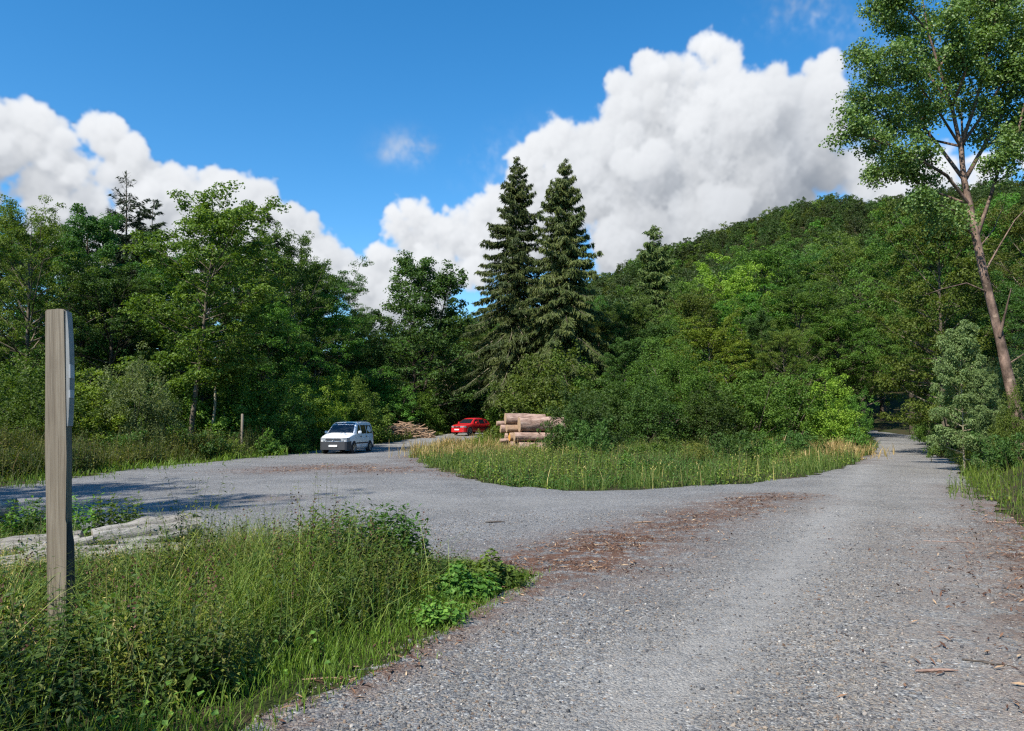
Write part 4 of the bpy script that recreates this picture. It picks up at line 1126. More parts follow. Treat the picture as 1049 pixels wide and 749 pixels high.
# ------------------------------------------------------------------ grass and weeds
def on_ground(x, y, dz=0): return np.stack([x, y, height(x, y) + dz], -1)
rng = np.random.default_rng(77)
WP = np.array(WEEDS)
def wd(x, y): return sdist(WP, x, y)
# near weeds: leafy stalks, tall seeding grass, a fringe of short fresh grass
def wtall(x, y):
    # lower towards the logs on the left, taller in the middle
    gap = 1 - .72 * np.exp(-((x / np.maximum(y, .5) + .575) / .045) ** 2) * smooth(4.0, 4.8, y) * (1 - smooth(5.7, 6.2, y))
    return gap * (1 - .66 * smooth(6.3, 8.0, y + .30 * (-x - 1.4).clip(0, 9) * .5)) * (1 + .35 * np.exp(-(((x + 1.3) / 1.0) ** 2 + ((y - 6.8) / 1.3) ** 2)))
def near_weeds():
    rng = np.random.default_rng(501)
    mb = MB()
    def dens(x, y):
        s = wd(x, y)
        front = smooth(.25, .75, s)
        return front * np.clip(.62 + .45 * wav(x, y, 1.5), .08, 1) * np.where(y < 9.2, 1, np.clip(1 - (y - 9.2) * .25, .25, 1))
    x, y = scatter(rng, 17000, (-7.5, .2, 3.0, 12.5), dens)
    s = wd(x, y)
    hn = (1 + .30 * wav(x + 2, y, 1.3) + .22 * wav(y, x + 5, .55))
    h = (.34 + .24 * smooth(.3, 1.3, s)) * rng.uniform(.5, 1.3, len(x)) * wtall(x, y) * hn.clip(.45, 1.7)
    q = wav(x + 5, y - 3, 1.6) + rng.normal(0, .4, len(x)); q2 = wav(x - 8, y + 2, 1.2) + rng.normal(0, .4, len(x))
    P = on_ground(x, y)
    for m_, sel, lf, ap, ln, kk in ((1, (q > .2), .075, .45, .14, 18), (2, (q <= .2) & (q2 > -.1), .060, .32, .22, 22), (3, (q <= .2) & (q2 <= -.1), .048, .5, .25, 20)):
        stalks(mb, rng, P[sel], h[sel], lf, kk, 0, m_, asp=ap, taper=.55, stem_w=.0022, lean=ln, spread=1.3)
    # a stand of pale yellow green grass and weeds left of the nettles
    x2, y2 = scatter(rng, 16000, (-3.9, -1.5, 6.2, 9.2), lambda x, y: np.exp(-(((x + 2.5) / .75) ** 2 + ((y - 7.7) / .8) ** 2)))
    P2 = on_ground(x2, y2); blades(mb, rng, P2, rng.uniform(.3, .62, len(x2)), rng.uniform(.003, .006, len(x2)), .6, 5)
    # dock: rusty seed spikes
    x, y = scatter(rng, 420, (-6, -.4, 3.6, 9), lambda x, y: smooth(.5, 1.1, wd(x, y)))
    n = len(x); h = rng.uniform(.45, .8, n) * wtall(x, y); P = on_ground(x, y)
    for k in range(16):
        leaf_quads(mb, P + np.column_stack([rng.normal(0, .018, (n, 2)), h * (1 - .028 * k)]), rnd_dirs(rng, n), .022, rng, asp=.8, mat=4)
    tag(mb.build("weed_undergrowth", [STEM, L_NETTLE, L_WEED, L_YELLOW, L_DOCK, G_PALE]), None, None, kind="stuff")
    mb = MB()
    x, y = scatter(rng, 60000, (-7.5, .2, 3.0, 12.8), lambda x, y: smooth(.15, .6, wd(x, y)) * np.clip(.45 + .8 * wav(x - 4, y + 2, 1.9), .1, 1) * (1 - .93 * np.exp(-(((x + 1.25) / .75) ** 2 + ((y - 7.2) / .9) ** 2))))
    n = len(x); h = rng.uniform(.3, .9, n) * (1 + .25 * wav(x + 3, y, .8)) * (.65 + .35 * smooth(.2, 1.2, wd(x, y))) * wtall(x, y)
    blades(mb, rng, on_ground(x, y), h, rng.uniform(.003, .0065, n), 1.1, 0)
    # seed stalks
    x, y = scatter(rng, 3600, (-7.5, -.6, 4.2, 12.8), lambda x, y: smooth(.5, 1.2, wd(x, y)) * np.clip(.25 + .8 * wav(x - 1, y + 6, 2.4), 0, 1))
    n = len(x); h = rng.uniform(.5, .92, n) * wtall(x, y); P = on_ground(x, y)
    blades(mb, rng, P, h, .0028, .3, 1, curl=.3)
    for k in range(9):
        f = 1 - .035 * k
        off = rng.normal(0, .016, (n, 3)); off[:, 2] = 0
        leaf_quads(mb, P + np.column_stack([rng.normal(0, .02, n), rng.normal(0, .02, n), h * f * .97]) + off, rnd_dirs(rng, n), .026, rng, asp=.3, T=np.column_stack([rng.normal(0, .4, (n, 2)), np.ones(n)]), mat=1)
    tag(mb.build("tall_grass", [G_MIX, G_DRY]), None, None, kind="stuff")
    mb = MB()
    x, y = scatter(rng, 70000, (-4.2, .5, 2.6, 9.8), lambda x, y: (wd(x, y) > -.17) * np.exp(-np.clip(np.abs(wd(x, y) - .22) - .22, 0, 9) / .22) * np.clip(.7 + .5 * wav(x, y, .9), .3, 1))
    n = len(x); blades(mb, rng, on_ground(x, y, .005), rng.uniform(.06, .22, n) * np.clip(.5 + 1.2 * wd(x, y), .45, 1), rng.uniform(.004, .008, n), .7, 0)
    # sparse tufts in the gravel along the edge, and low broad leaves
    x, y = scatter(rng, 2600, (-2.5, 1.2, 3.2, 10), lambda x, y: np.exp(-((wd(x, y) + .15) / .14) ** 2) * (wav(x, y, .7) > .25))
    blades(mb, rng, on_ground(x, y, .01), rng.uniform(.03, .09, len(x)), .006, .9, 0)
    x, y = scatter(rng, 2500, (-3, .3, 3.2, 9.4), lambda x, y: np.exp(-((wd(x, y) - .35) / .22) ** 2) * np.clip(.2 + .9 * wav(x + 7, y, 1.2), 0, 1))
    n = len(x); leaf_quads(mb, on_ground(x, y) + np.column_stack([np.zeros(n), np.zeros(n), rng.uniform(.06, .2, n)]), rnd_dirs(rng, n) * .5 + [0, 0, 1], rng.uniform(.03, .06, n), rng, asp=.8, mat=1)
    tag(mb.build("verge_grass", [G_FRESH, L_BRAMBLE]), None, None, kind="stuff")
near_weeds()

# single plants one can pick out among the weeds
def nettle(seed, px, py, d, n, rad_, h, label, mat=None, leaf=.115, k=22, asp=.48, name="nettle_clump", cat="plant", grp=None):
    rng = np.random.default_rng(seed)
    x, y, _ = at(px, py, d); b = (x, y, hz(x, y))
    mb = MB(); sm = MB()
    a = rng.uniform(0, 6.28, n); q = np.sqrt(rng.random(n)) * rad_
    P = np.column_stack([np.cos(a) * q, np.sin(a) * q, np.zeros(n)])
    stalks(mb, rng, P, h * rng.uniform(.72, 1.08, n) * (1 - .25 * (q / rad_) ** 2), leaf, k, 1, 0, asp=asp, lean=.10, taper=.5, stem_w=.004)
    t = thing(name, label, cat, b, 0, grp); mb.build("foliage", [mat or L_NETTLE, STEM], t)
nettle(1, 352, 640, 7.4, 120, .50, .80, "tallest dark nettle clump, rising above the middle of the near weeds")
nettle(2, 405, 630, 7.9, 70, .30, .74, "dark nettle clump at the right end of the tall near weeds")
nettle(3, 300, 660, 7.2, 60, .42, .64, "nettle clump left of the tallest nettles", leaf=.09)
nettle(4, 120, 730, 4.9, 22, .30, .62, "broad-leaved nettle clump in the dark bottom left of the weeds", leaf=.10)
nettle(5, 195, 740, 4.6, 16, .22, .50, "nettle clump with upturned tips near the grass fringe at the bottom", leaf=.10)
nettle(6, 20, 740, 4.7, 20, .30, .66, "nettle clump in the bottom left corner of the photo", leaf=.10)
nettle(7, 62, 600, 11.0, 34, .75, .62, "leafy green weed beyond the logs, behind the wooden post", L_MID, leaf=.11, k=18, asp=.6, name="weed_clump")
nettle(8, 118, 590, 11.0, 26, .40, .70, "leafy green weed sticking up right of the wooden post, by the logs", L_MID, leaf=.11, k=18, asp=.6, name="weed_clump")
nettle(9, 18, 590, 11.0, 26, .6, .55, "leafy weed beyond the logs at the photo's left edge", L_NETTLE, leaf=.15, k=16, asp=.55, name="weed_clump")
def log_weeds():
    rng = np.random.default_rng(612); mb = MB()
    x, y = scatter(rng, 6000, (-8, -2.4, 7.6, 11.5), lambda x, y: np.clip(.05 + .9 * wav(x, y, .9), 0, 1))
    blades(mb, rng, on_ground(x, y), rng.uniform(.15, .45, len(x)), .006, .8, 0)
    x, y = scatter(rng, 900, (-8, -2.6, 8.2, 11), lambda x, y: np.clip(.9 * wav(x + 3, y, 1.1), 0, 1))
    stalks(mb, rng, on_ground(x, y), rng.uniform(.2, .5, len(x)), .07, 12, 2, 1, stem_w=.003)
    tag(mb.build("log_side_grass", [G_MIX, L_NETTLE, STEM]), None, None, kind="stuff")
log_weeds()
def bramble(seed, px, py, rx, ry, h, label, leaf=.055, n=1300, mat=None):
    rng = np.random.default_rng(seed)
    x, y = G(px, py); b = (x, y, hz(x, y))
    mb = MB(); sm = MB()
    d = rnd_dirs(rng, n); d[:, 2] = np.abs(d[:, 2])
    C = d * (rng.random(n) ** .4)[:, None] * [rx, ry, h] * (1 + .2 * np.sin(d[:, :1] * 7 + seed)) + [0, 0, .03]
    leaf_quads(mb, C, d * .6 + rnd_dirs(rng, n) * .6 + [0, 0, .7], leaf * rng.uniform(.6, 1.3, n), rng, asp=.8)
    for i in range(14): tube(sm, [[0, 0, 0], C[i] * [.6, .6, .8] + [0, 0, .05], C[i]], [.005, .004, .002], 4, cap=False)
    t = thing("bramble_plant", label, "plant", b); sm.build("stem", STEM, t); mb.build("foliage", mat or L_BRAMBLE, t)
bramble(1, 500, 603, .34, .30, .30, "bright green low leafy plant at the tip of the near weeds")
bramble(2, 470, 612, .34, .30, .24, "low leafy plant left of the one at the tip of the weeds", mat=L_MID)
bramble(3, 447, 640, .25, .2, .16, "pale green flat-leaved plant on the grass fringe beside the nettle shade", leaf=.045, n=420)

def far_grass(name, box, n, keep, h0, h1, w, mats, weeds=0, wh=(.5, .9), wl=.12, seedn=0, sh=(.6, 1.0), wk=14, lean=.6):
    rng = np.random.default_rng(abs(hash(name)) % 1000 if False else sum(map(ord, name)))
    mb = MB()
    x, y = scatter(rng, n, box, keep); k = len(x)
    hh = rng.uniform(h0, h1, k) * np.clip(.7 + .6 * wav(x, y, 3.1) + .45 * wav(y, x, 1.2), .2, 1.8)
    blades(mb, rng, on_ground(x, y), hh, w * rng.uniform(.7, 1.4, k) * np.clip(np.hypot(x, y) / 24, .5, 2.2), lean, 0)
    if weeds:
        x, y = scatter(rng, weeds, box, lambda x, y: keep(x, y) * np.clip(.35 + .8 * wav(x + 11, y, 4.2), .03, 1))
        k = len(x); pk = rng.random(k) < .5 + .4 * wav(x, y + 9, 6)
        h = rng.uniform(*wh, k) * np.clip(.85 + .35 * wav(x, y + 4, 3.4), .4, 1.4)
        for m_, s_ in ((3, pk), (4, ~pk)): stalks(mb, rng, on_ground(x[s_], y[s_]), h[s_], wl, wk, 2, m_, asp=.42, taper=.5, stem_w=.008)
    if seedn:
        x, y = scatter(rng, seedn, box, lambda x, y: keep(x, y) * np.clip(.15 + .9 * wav(x - 7, y + 3, 5.2), 0, 1))
        k = len(x); h = rng.uniform(*sh, k); P = on_ground(x, y)
        blades(mb, rng, P, h, .016, .3, 1, curl=.4)
        for q in range(3):
            leaf_quads(mb, P + np.column_stack([rng.normal(0, .05, (k, 2)), h * (1 - .07 * q)]), rnd_dirs(rng, k), .085, rng, asp=.22, T=np.column_stack([rng.normal(0, .5, (k, 2)), np.ones(k)]), mat=1)
    return tag(mb.build(name, mats), None, None, kind="stuff")
for key, px, top, wid, dd, lab in (
    ('weedbush', 748, 439, 62, 33, "dark bushy weed in the middle of the island's right half"), ('weedpale', 716, 447, 50, 31, "olive weed left of the dark bushy one on the island"),
    ('weedlush', 783, 439, 55, 36, "fresh weed right of the dark bushy one on the island"), ('weedlush', 676, 445, 60, 38, "fresh green weed on the island in front of the big willow"),
    ('weedbush', 815, 441, 46, 40, "dark weed on the island before the dry grass"), ('weedbush', 604, 427, 52, 38, "dark tall weed on the island right of the log stack"),
    ('weedbush', 572, 435, 40, 41, "dark weed covering the foot of the log stack's right end"), ('weedpale', 545, 451, 34, 42, "olive weed before the foot of the log stack"),
    ('weedlush', 640, 463, 44, 28, "low fresh weed near the island's front edge"), ('weedpale', 492, 440, 34, 47, "yellowish weed left of the log stack near the red car"),
    ('weedlush', 872, 436, 44, 46, "bright weed at the island's right tip beside the road"), ('weedbush', 588, 463, 36, 29, "low dark weed on the island's front slope below the stack"),
    ('weedpale', 470, 457, 30, 37, "low yellowish weed at the island's left tip"), ('weedlush', 842, 447, 36, 39, "fresh weed low before the dry grass at the island's right"),
    ('weedbush', 210, 439, 60, 37, "dark weed clump on the left bank before the maple trunk"), ('weedlush', 276, 439, 44, 42, "green weed clump on the left bank right of the fence post"),
    ('weedbush', 130, 441, 66, 35, "dark weed clump on the left bank below the greyish willow shrub"), ('weedpale', 232, 445, 44, 38, "olive weed clump on the left bank left of the fence post"),
    ('weedlush', 300, 435, 44, 46, "green weed clump on the left bank just left of the van"), ('weedbush', 1030, 441, 60, 24, "dark weed clump on the right verge before the leaning trunk"),
    ('weedpale', 995, 445, 44, 28, "olive weed clump on the right verge under the slender sapling"), ('weedlush', 962, 441, 34, 38, "green weed clump on the right verge at the road's bend")):
    put(key, px, top, wid, dd, lab, 'plant')
GMATS = [G_MIX, G_DRY, STEM, L_NETTLE, L_WEED]
FMATS = [G_FRESH, G_DRY, STEM, L_NETTLE, L_WEED]
GE = GRAV_EDGE[::2]
def creep(s, x, y): return np.where(s < .02, 1, .8 * np.exp(-(s / np.where(y > 16, .95, .30)) ** 2) * (wav(x, y, 2.6) + .5 * wav(y, x, 1.0) > .15))
# the grassy island and the verge on the right
ISL = [(-6, 43), (-3.4, 30), (-1.5, 23.4), (.4, 19.7), (1.8, 18.8), (4.6, 20.4), (6.4, 21.2), (9.6, 24.8), (14.3, 32.3), (20.9, 44.8), (27, 57), (28, 66), (0, 70), (-4, 58)]
IP = np.array(ISL)
def k_isl(x, y):
    s = sdist(GE, x, y)
    return inside(IP, x, y) * creep(s, x, y) * np.clip((26 / np.hypot(x, y)) ** 1.6, .12, 1)
far_grass("island_grass", (-6, 28, 18.5, 62), 150000, k_isl, .14, .46, .014, [G_MEADOW, G_DRY, STEM, L_NETTLE, L_WEED], weeds=60000, wh=(.3, .8), wl=.12, seedn=2600, sh=(.45, .85), wk=11)
def dry_patch(x, y): 
    p = np.zeros(np.shape(x))
    for c, r_ in (((15.5, 40), 2.6), ((18.3, 44.5), 2.4), ((-2.6, 40), 2.4), ((-3.2, 48), 3.0), ((1.0, 44), 2.6), ((12.5, 37), 1.8)):
        p = np.maximum(p, np.exp(-(((x - c[0]) ** 2 + (y - c[1]) ** 2) / r_ ** 2)))
    return p * creep(sdist(GE, x, y), x, y)
far_grass("dry_grass", (-8, 24, 30, 56), 110000, dry_patch, .25, .75, .018, [G_DRY, G_DRY, STEM, L_WEED, L_WEED], weeds=600, lean=.5)
def k_left(x, y):
    s = sdist(GE, x, y)
    return (x < -9) * creep(s, x, y) * (x > -40) * np.clip((34 / np.hypot(x, y)) ** 1.5, .15, 1) * (y > 18.5)
far_grass("bank_grass", (-38, -9, 18.5, 60), 90000, k_left, .12, .4, .018, FMATS, weeds=0, seedn=0)
def k_leftw(x, y):
    s = sdist(GE, x, y)
    return (x < -9) * smooth(-.5, -1.8, s) * np.where(s < -9, .15, 1) * (y > 19)
def k_leftw2(x, y):
    s = -sdist(GE, x, y)
    return (x < -9) * smooth(.3, 1.4, s) * np.where(s > 9, .15, 1) * (y > 19)
far_grass("bank_weeds", (-36, -9, 19, 56), 50000, k_leftw2, .5, 1.0, .016, [G_MEADOW, G_DRY, STEM, L_NETTLE, L_WEED], weeds=110000, wh=(.6, 1.3), wl=.15, seedn=2200, sh=(.8, 1.3), wk=12)
def k_right(x, y):
    s = -sdist(GE, x, y)
    return (x > 1.5) * creep(-s, x, y) * (y - 1.6 * x < 2) * np.where(s < 16, 1, .35) * np.clip((22 / np.hypot(x, y)) ** 1.5, .12, 1)
far_grass("right_verge_grass", (2, 52, -3, 75), 230000, k_right, .18, .55, .014, [G_FRESH, G_DRY, STEM, L_NETTLE, L_WEED], weeds=24000, wh=(.3, .7), wl=.11, seedn=5000, sh=(.5, .95), wk=10)
def k_back(x, y):
    s = -sdist(GE, x, y)
    return (s > .1) * (x > -12) * (x < 14) * (y > 46) * (1 - inside(IP, x, y))
far_grass("track_grass", (-12, 14, 46, 100), 30000, k_back, .2, .6, .04, FMATS, weeds=3000, wh=(.4, .9), wl=.2, seedn=800)

# ------------------------------------------------------------------ wood: post, logs, heap, sticks
def wood_mat(name, c0, c1, c2, scale=(40, 40, 1.6), bump=.004, rough=.85):
    m, nt, out = new_mat(name)
    tc = nd(nt, 'ShaderNodeTexCoord').outputs['Object']
    mp = nd(nt, 'ShaderNodeMapping', {'Vector': tc, 'Scale': scale}).outputs[0]
    n = nd(nt, 'ShaderNodeTexNoise', {'Vector': mp, 'Scale': 1.0, 'Detail': 6.0, 'Roughness': .65, 'Distortion': .6}).outputs[0]
    n2 = nd(nt, 'ShaderNodeTexNoise', {'Vector': tc, 'Scale': 3.0, 'Detail': 4.0}).outputs[0]
    col = ramp(nt, n, [(.28, c0), (.5, c1), (.72, c2)])
    mp2 = nd(nt, 'ShaderNodeMapping', {'Vector': tc, 'Scale': tuple(q * 2.1 if q > 5 else q * .7 for q in scale)}).outputs[0]
    cr = nd(nt, 'ShaderNodeTexNoise', {'Vector': mp2, 'Scale': 1.0, 'Detail': 2.0, 'Distortion': 1.0}).outputs[0]
    col = mixc(nt, maprange(nt, cr, .30, .38, .75, 0), col, tuple(q * .35 for q in c0) + (1,))
    col = mixc(nt, maprange(nt, n2, .35, .7, 0, .45), col, tuple(a * .62 for a in c1) + (1,))
    principled(nt, out, col, rough, .2, bump=n, bump_d=bump, bump_s=.9)
    return m
W_POST = wood_mat("weathered_board", (.115, .09, .065), (.215, .18, .135), (.31, .27, .21), (55, 55, 1.2))
W_POST_DARK = wood_mat("post_bark", (.035, .03, .026), (.075, .066, .058), (.14, .125, .11), (30, 30, 3))
W_GREY = wood_mat("bleached_log", (.05, .045, .038), (.27, .25, .22), (.50, .475, .43), (1.2, 13, 13), .06)
W_BARK = wood_mat("spruce_log_bark", (.07, .042, .03), (.34, .225, .175), (.58, .44, .36), (2.2, 9, 9), .05)
W_BARK2 = wood_mat("peeled_log", (.15, .085, .05), (.34, .225, .145), (.52, .39, .28), (3, 18, 18), .01)
W_CUT = None
def cut_mat(name, a, b, c_):
    m, nt, out = new_mat(name)
    tc = nd(nt, 'ShaderNodeTexCoord').outputs['Object']
    sp = nd(nt, 'ShaderNodeSeparateXYZ', {0: tc})
    n = nd(nt, 'ShaderNodeTexNoise', {'Vector': tc, 'Scale': 9.0, 'Detail': 4.0}).outputs[0]
    yz = nd(nt, 'ShaderNodeCombineXYZ', {1: sp.outputs[1], 2: sp.outputs[2]}).outputs[0]
    ln = nd(nt, 'ShaderNodeVectorMath', {0: yz}, operation='LENGTH').outputs['Value']
    wv = math_(nt, 'SINE', math_(nt, 'ADD', math_(nt, 'MULTIPLY', ln, 190.0), math_(nt, 'MULTIPLY', n, 7.0)))
    col = mixc(nt, maprange(nt, wv, -1, 1, .2, .8), (*a, 1), (*b, 1))
    col = mixc(nt, maprange(nt, n, .45, .7, 0, .7), col, (*c_, 1))
    principled(nt, out, col, .85, .15)
    return m
W_CUT = cut_mat("cut_wood", (.46, .33, .21), (.36, .24, .145), (.27, .19, .13))
W_CUT_OR = cut_mat("fresh_orange_cut_wood", (.62, .33, .08), (.55, .26, .05), (.5, .25, .09))
W_CUT_GR = cut_mat("grey_cut_wood", (.33, .29, .24), (.24, .21, .17), (.18, .16, .14))

# tall post with the plaque edge on its right side
def post():
    d = 5.6
    b = at(63, 640, d); x, y = b[0], b[1]; z = hz(x, y)
    topz = at(58, 317, d)[2]; H = topz - z
    t = thing("wooden_post", "tall grey weathered square post standing in the near weeds", "post", (x, y, z), 0)
    t.rotation_euler = (0, R(-3.0), R(4))
    bm = bmesh.new()
    w_, dp = .142, .085
    # outline with a notch low on the right, where the board splits off
    zn = at(70, 535, d)[2] - z
    prof = [(-w_ / 2, -.4), (w_ / 2 - .012, -.4), (w_ / 2 - .012, zn - .01), (w_ / 2 - .002, zn + .02), (w_ / 2 + .001, H * .55), (w_ / 2, H - .004), (w_ / 2 - .05, H), (-w_ / 2 + .002, H - .003), (-w_ / 2 - .004, H * .6), (-w_ / 2 + .002, H * .3)]
    fv = [bm.verts.new((px, -dp / 2, pz)) for px, pz in prof]; bv = [bm.verts.new((px, dp / 2, pz)) for px, pz in prof]
    bm.faces.new(fv); bm.faces.new(bv[::-1])
    for i in range(len(prof)):
        j = (i + 1) % len(prof); bm.faces.new((fv[j], fv[i], bv[i], bv[j]))
    bmesh.ops.bevel(bm, geom=[e for e in bm.edges if len(e.link_faces) == 2], offset=.008, segments=2, affect='EDGES')
    me = bpy.data.meshes.new("board"); bm.to_mesh(me); bm.free(); me.materials.append(W_POST)
    o = bpy.data.objects.new("board", me); COL.objects.link(o); o.parent = t
    # bark left on the lower right edge
    mb = MB(); zz = np.linspace(-.35, zn, 9)
    tube(mb, np.column_stack([np.full(9, w_ / 2 - .004) + np.array([.004, 0, .003, -.002, .004, 0, .003, 0, -.006]), np.zeros(9) + .006, zz]), np.array([.03, .031, .029, .032, .03, .031, .028, .029, .014]), 8)
    mb.build("bark_strip", W_POST_DARK, t)
    # plaque fixed to the right face: a curved pale board seen edge on, with two white labels
    z0, z1 = at(75, 437, d)[2] - z, H - .02
    mb = MB(); K = 13; q = np.linspace(0, 1, K); zz = z0 + (z1 - z0) * q
    bul = 0.020 * np.sin(math.pi * np.clip(q * .92 + .04, 0, 1)) ** .7 + .003
    V = []
    for k in range(K): V += [(w_ / 2 + .002, -dp * .44, zz[k]), (w_ / 2 + .002 + bul[k], -dp * .40, zz[k]), (w_ / 2 + .002 + bul[k], dp * .46, zz[k]), (w_ / 2 + .002, dp * .46, zz[k])]
    F = []
    for k in range(K - 1):
        for j in range(4): F.append((k * 4 + j, k * 4 + (j + 1) % 4, k * 4 + 4 + (j + 1) % 4, k * 4 + 4 + j))
    F += [(3, 2, 1, 0), (K * 4 - 4, K * 4 - 3, K * 4 - 2, K * 4 - 1)]
    mb.add(V, F)
    pl = mb.build("plaque", plain_mat("pale_plaque", (.27, .275, .265), .6, .3, noise=.15), t)
    for (ya, yb) in ((374, 388), (400, 408)):
        za, zb_ = at(75, yb, d)[2] - z, at(75, ya, d)[2] - z
        mb = MB()
        xa = w_ / 2 + .0045 + float(np.interp((za + zb_) / 2, zz, bul))
        mb.add([(xa - .008, -dp * .445, za), (xa + .002, -dp * .40, za), (xa + .002, dp * .3, za), (xa - .008, -dp * .445, zb_), (xa + .002, -dp * .40, zb_), (xa + .002, dp * .3, zb_)], [(0, 1, 4, 3), (1, 2, 5, 4)])
        mb.build("white_label", plain_mat("white_paint", (.44, .44, .43), .6), pl)
post()
# short fence post on the left bank
b = base(248, 41)
mb = MB(); rng = np.random.default_rng(3)
H = tall(248, 424, 41, b)
tube(mb, [[0, 0, -.3], [.01, 0, .5], [.0, 0, H - .03], [0, 0, H]], [.075, .07, .068, .05], 8, wob=1 + rng.normal(0, .05, (4, 8)))
t = thing("fence_post", "short weathered fence post standing on the left bank left of the van", "post", b); mb.build("shaft", W_POST, t)

def log(name, label, p0, p1, r0, r1, side_m, cut_m, group=None, seed=0, n=18, bend=.02, knots=0, rough=1.0):
    """a log along its own x axis, with both cut ends as parts"""
    rng = np.random.default_rng(seed)
    p0, p1 = np.array(p0, float), np.array(p1, float)
    v = p1 - p0; L = np.linalg.norm(v)
    t = thing(name, label, "log", p0, 0, group)
    t.rotation_euler = Vector(v).to_track_quat('X', 'Z').to_euler()
    K = 15; s = np.linspace(0, 1, K)
    P = np.column_stack([s * L, bend * L * np.sin(s * 3.14) * rng.uniform(-1, 1), bend * L * np.sin(s * 3.14 * 1.3) * rng.uniform(-1, 1)])
    rr = r0 + (r1 - r0) * s
    ph = rng.uniform(0, 6.28, 4); a = np.arange(n) * 6.283 / n
    wob = 1 + .05 * np.sin(a * 2 + ph[0])[None] + rough * .05 * np.sin(a * 3 + ph[1])[None] * np.sin(s * 5 + ph[2])[:, None] + .04 * np.sin(a * 5 + s[:, None] * 9 + ph[3]) + rng.normal(0, .022 * rough, (K, n)) + (rough - 1) * .05 * np.sin(s * 17 + ph[0])[:, None]
    mb = MB(); tube(mb, P, rr, n, cap=False, wob=wob)
    for k in range(knots):
        f = rng.uniform(.1, .9); a_ = rng.uniform(0, 6.28); q = np.array([f * L, 0, 0]); dr = np.array([.15, math.cos(a_), math.sin(a_)]); r_ = np.interp(f, s, rr)
        tube(mb, [q + dr * r_ * .8, q + dr * (r_ * 1.0 + .05)], [.04, .022], 6)
    mb.build("bark", side_m, t)
    V0 = mb.v[0].reshape(K, n, 3)
    for e in (0, K - 1):
        c = np.vstack([V0[e], P[e][None] + [(-.012 if e == 0 else .012), 0, 0]])
        m2 = MB(); m2.add(c, [[(k + 1) % n, k, n] if e == 0 else [k, (k + 1) % n, n] for k in range(n)])
        m2.build("cut_end", cut_m, t)
    return t
# bleached logs lying behind the near weeds
def zg(x, y, r): return hz(x, y) + r * .85
for i, (a_, b_, r0, r1, lab) in enumerate(((at(96, 556, 9.3), at(206, 537, 9.9), .17, .145, "bleached grey log with a knot, farthest right of those behind the weeds"),
        (at(-60, 592, 8.0), at(222, 558, 8.9), .10, .085, "long thin bleached log lying nearest to the near weeds"),
        (at(-60, 571, 8.8), at(84, 556, 9.3), .16, .13, "bleached log running out of the photo's left edge behind the post"),
        (at(-20, 521, 12.6), at(17, 520, 12.8), .17, .15, "bleached log at the yard's edge, far left beyond the leafy weed"),
        (at(120, 560, 9.0), at(190, 548, 9.5), .09, .06, "thin broken grey branch lying on top of the bleached logs"), (at(20, 572, 8.7), at(96, 553, 9.0), .08, .05, "crooked grey branch on the left bleached log"))):
    log("bleached_log", lab, a_, b_, r0, r1, W_GREY, W_CUT_GR, "bleached logs behind the near weeds", 40 + i, bend=.04, knots=(3, 2, 2, 1, 1, 1)[i], rough=1.9)
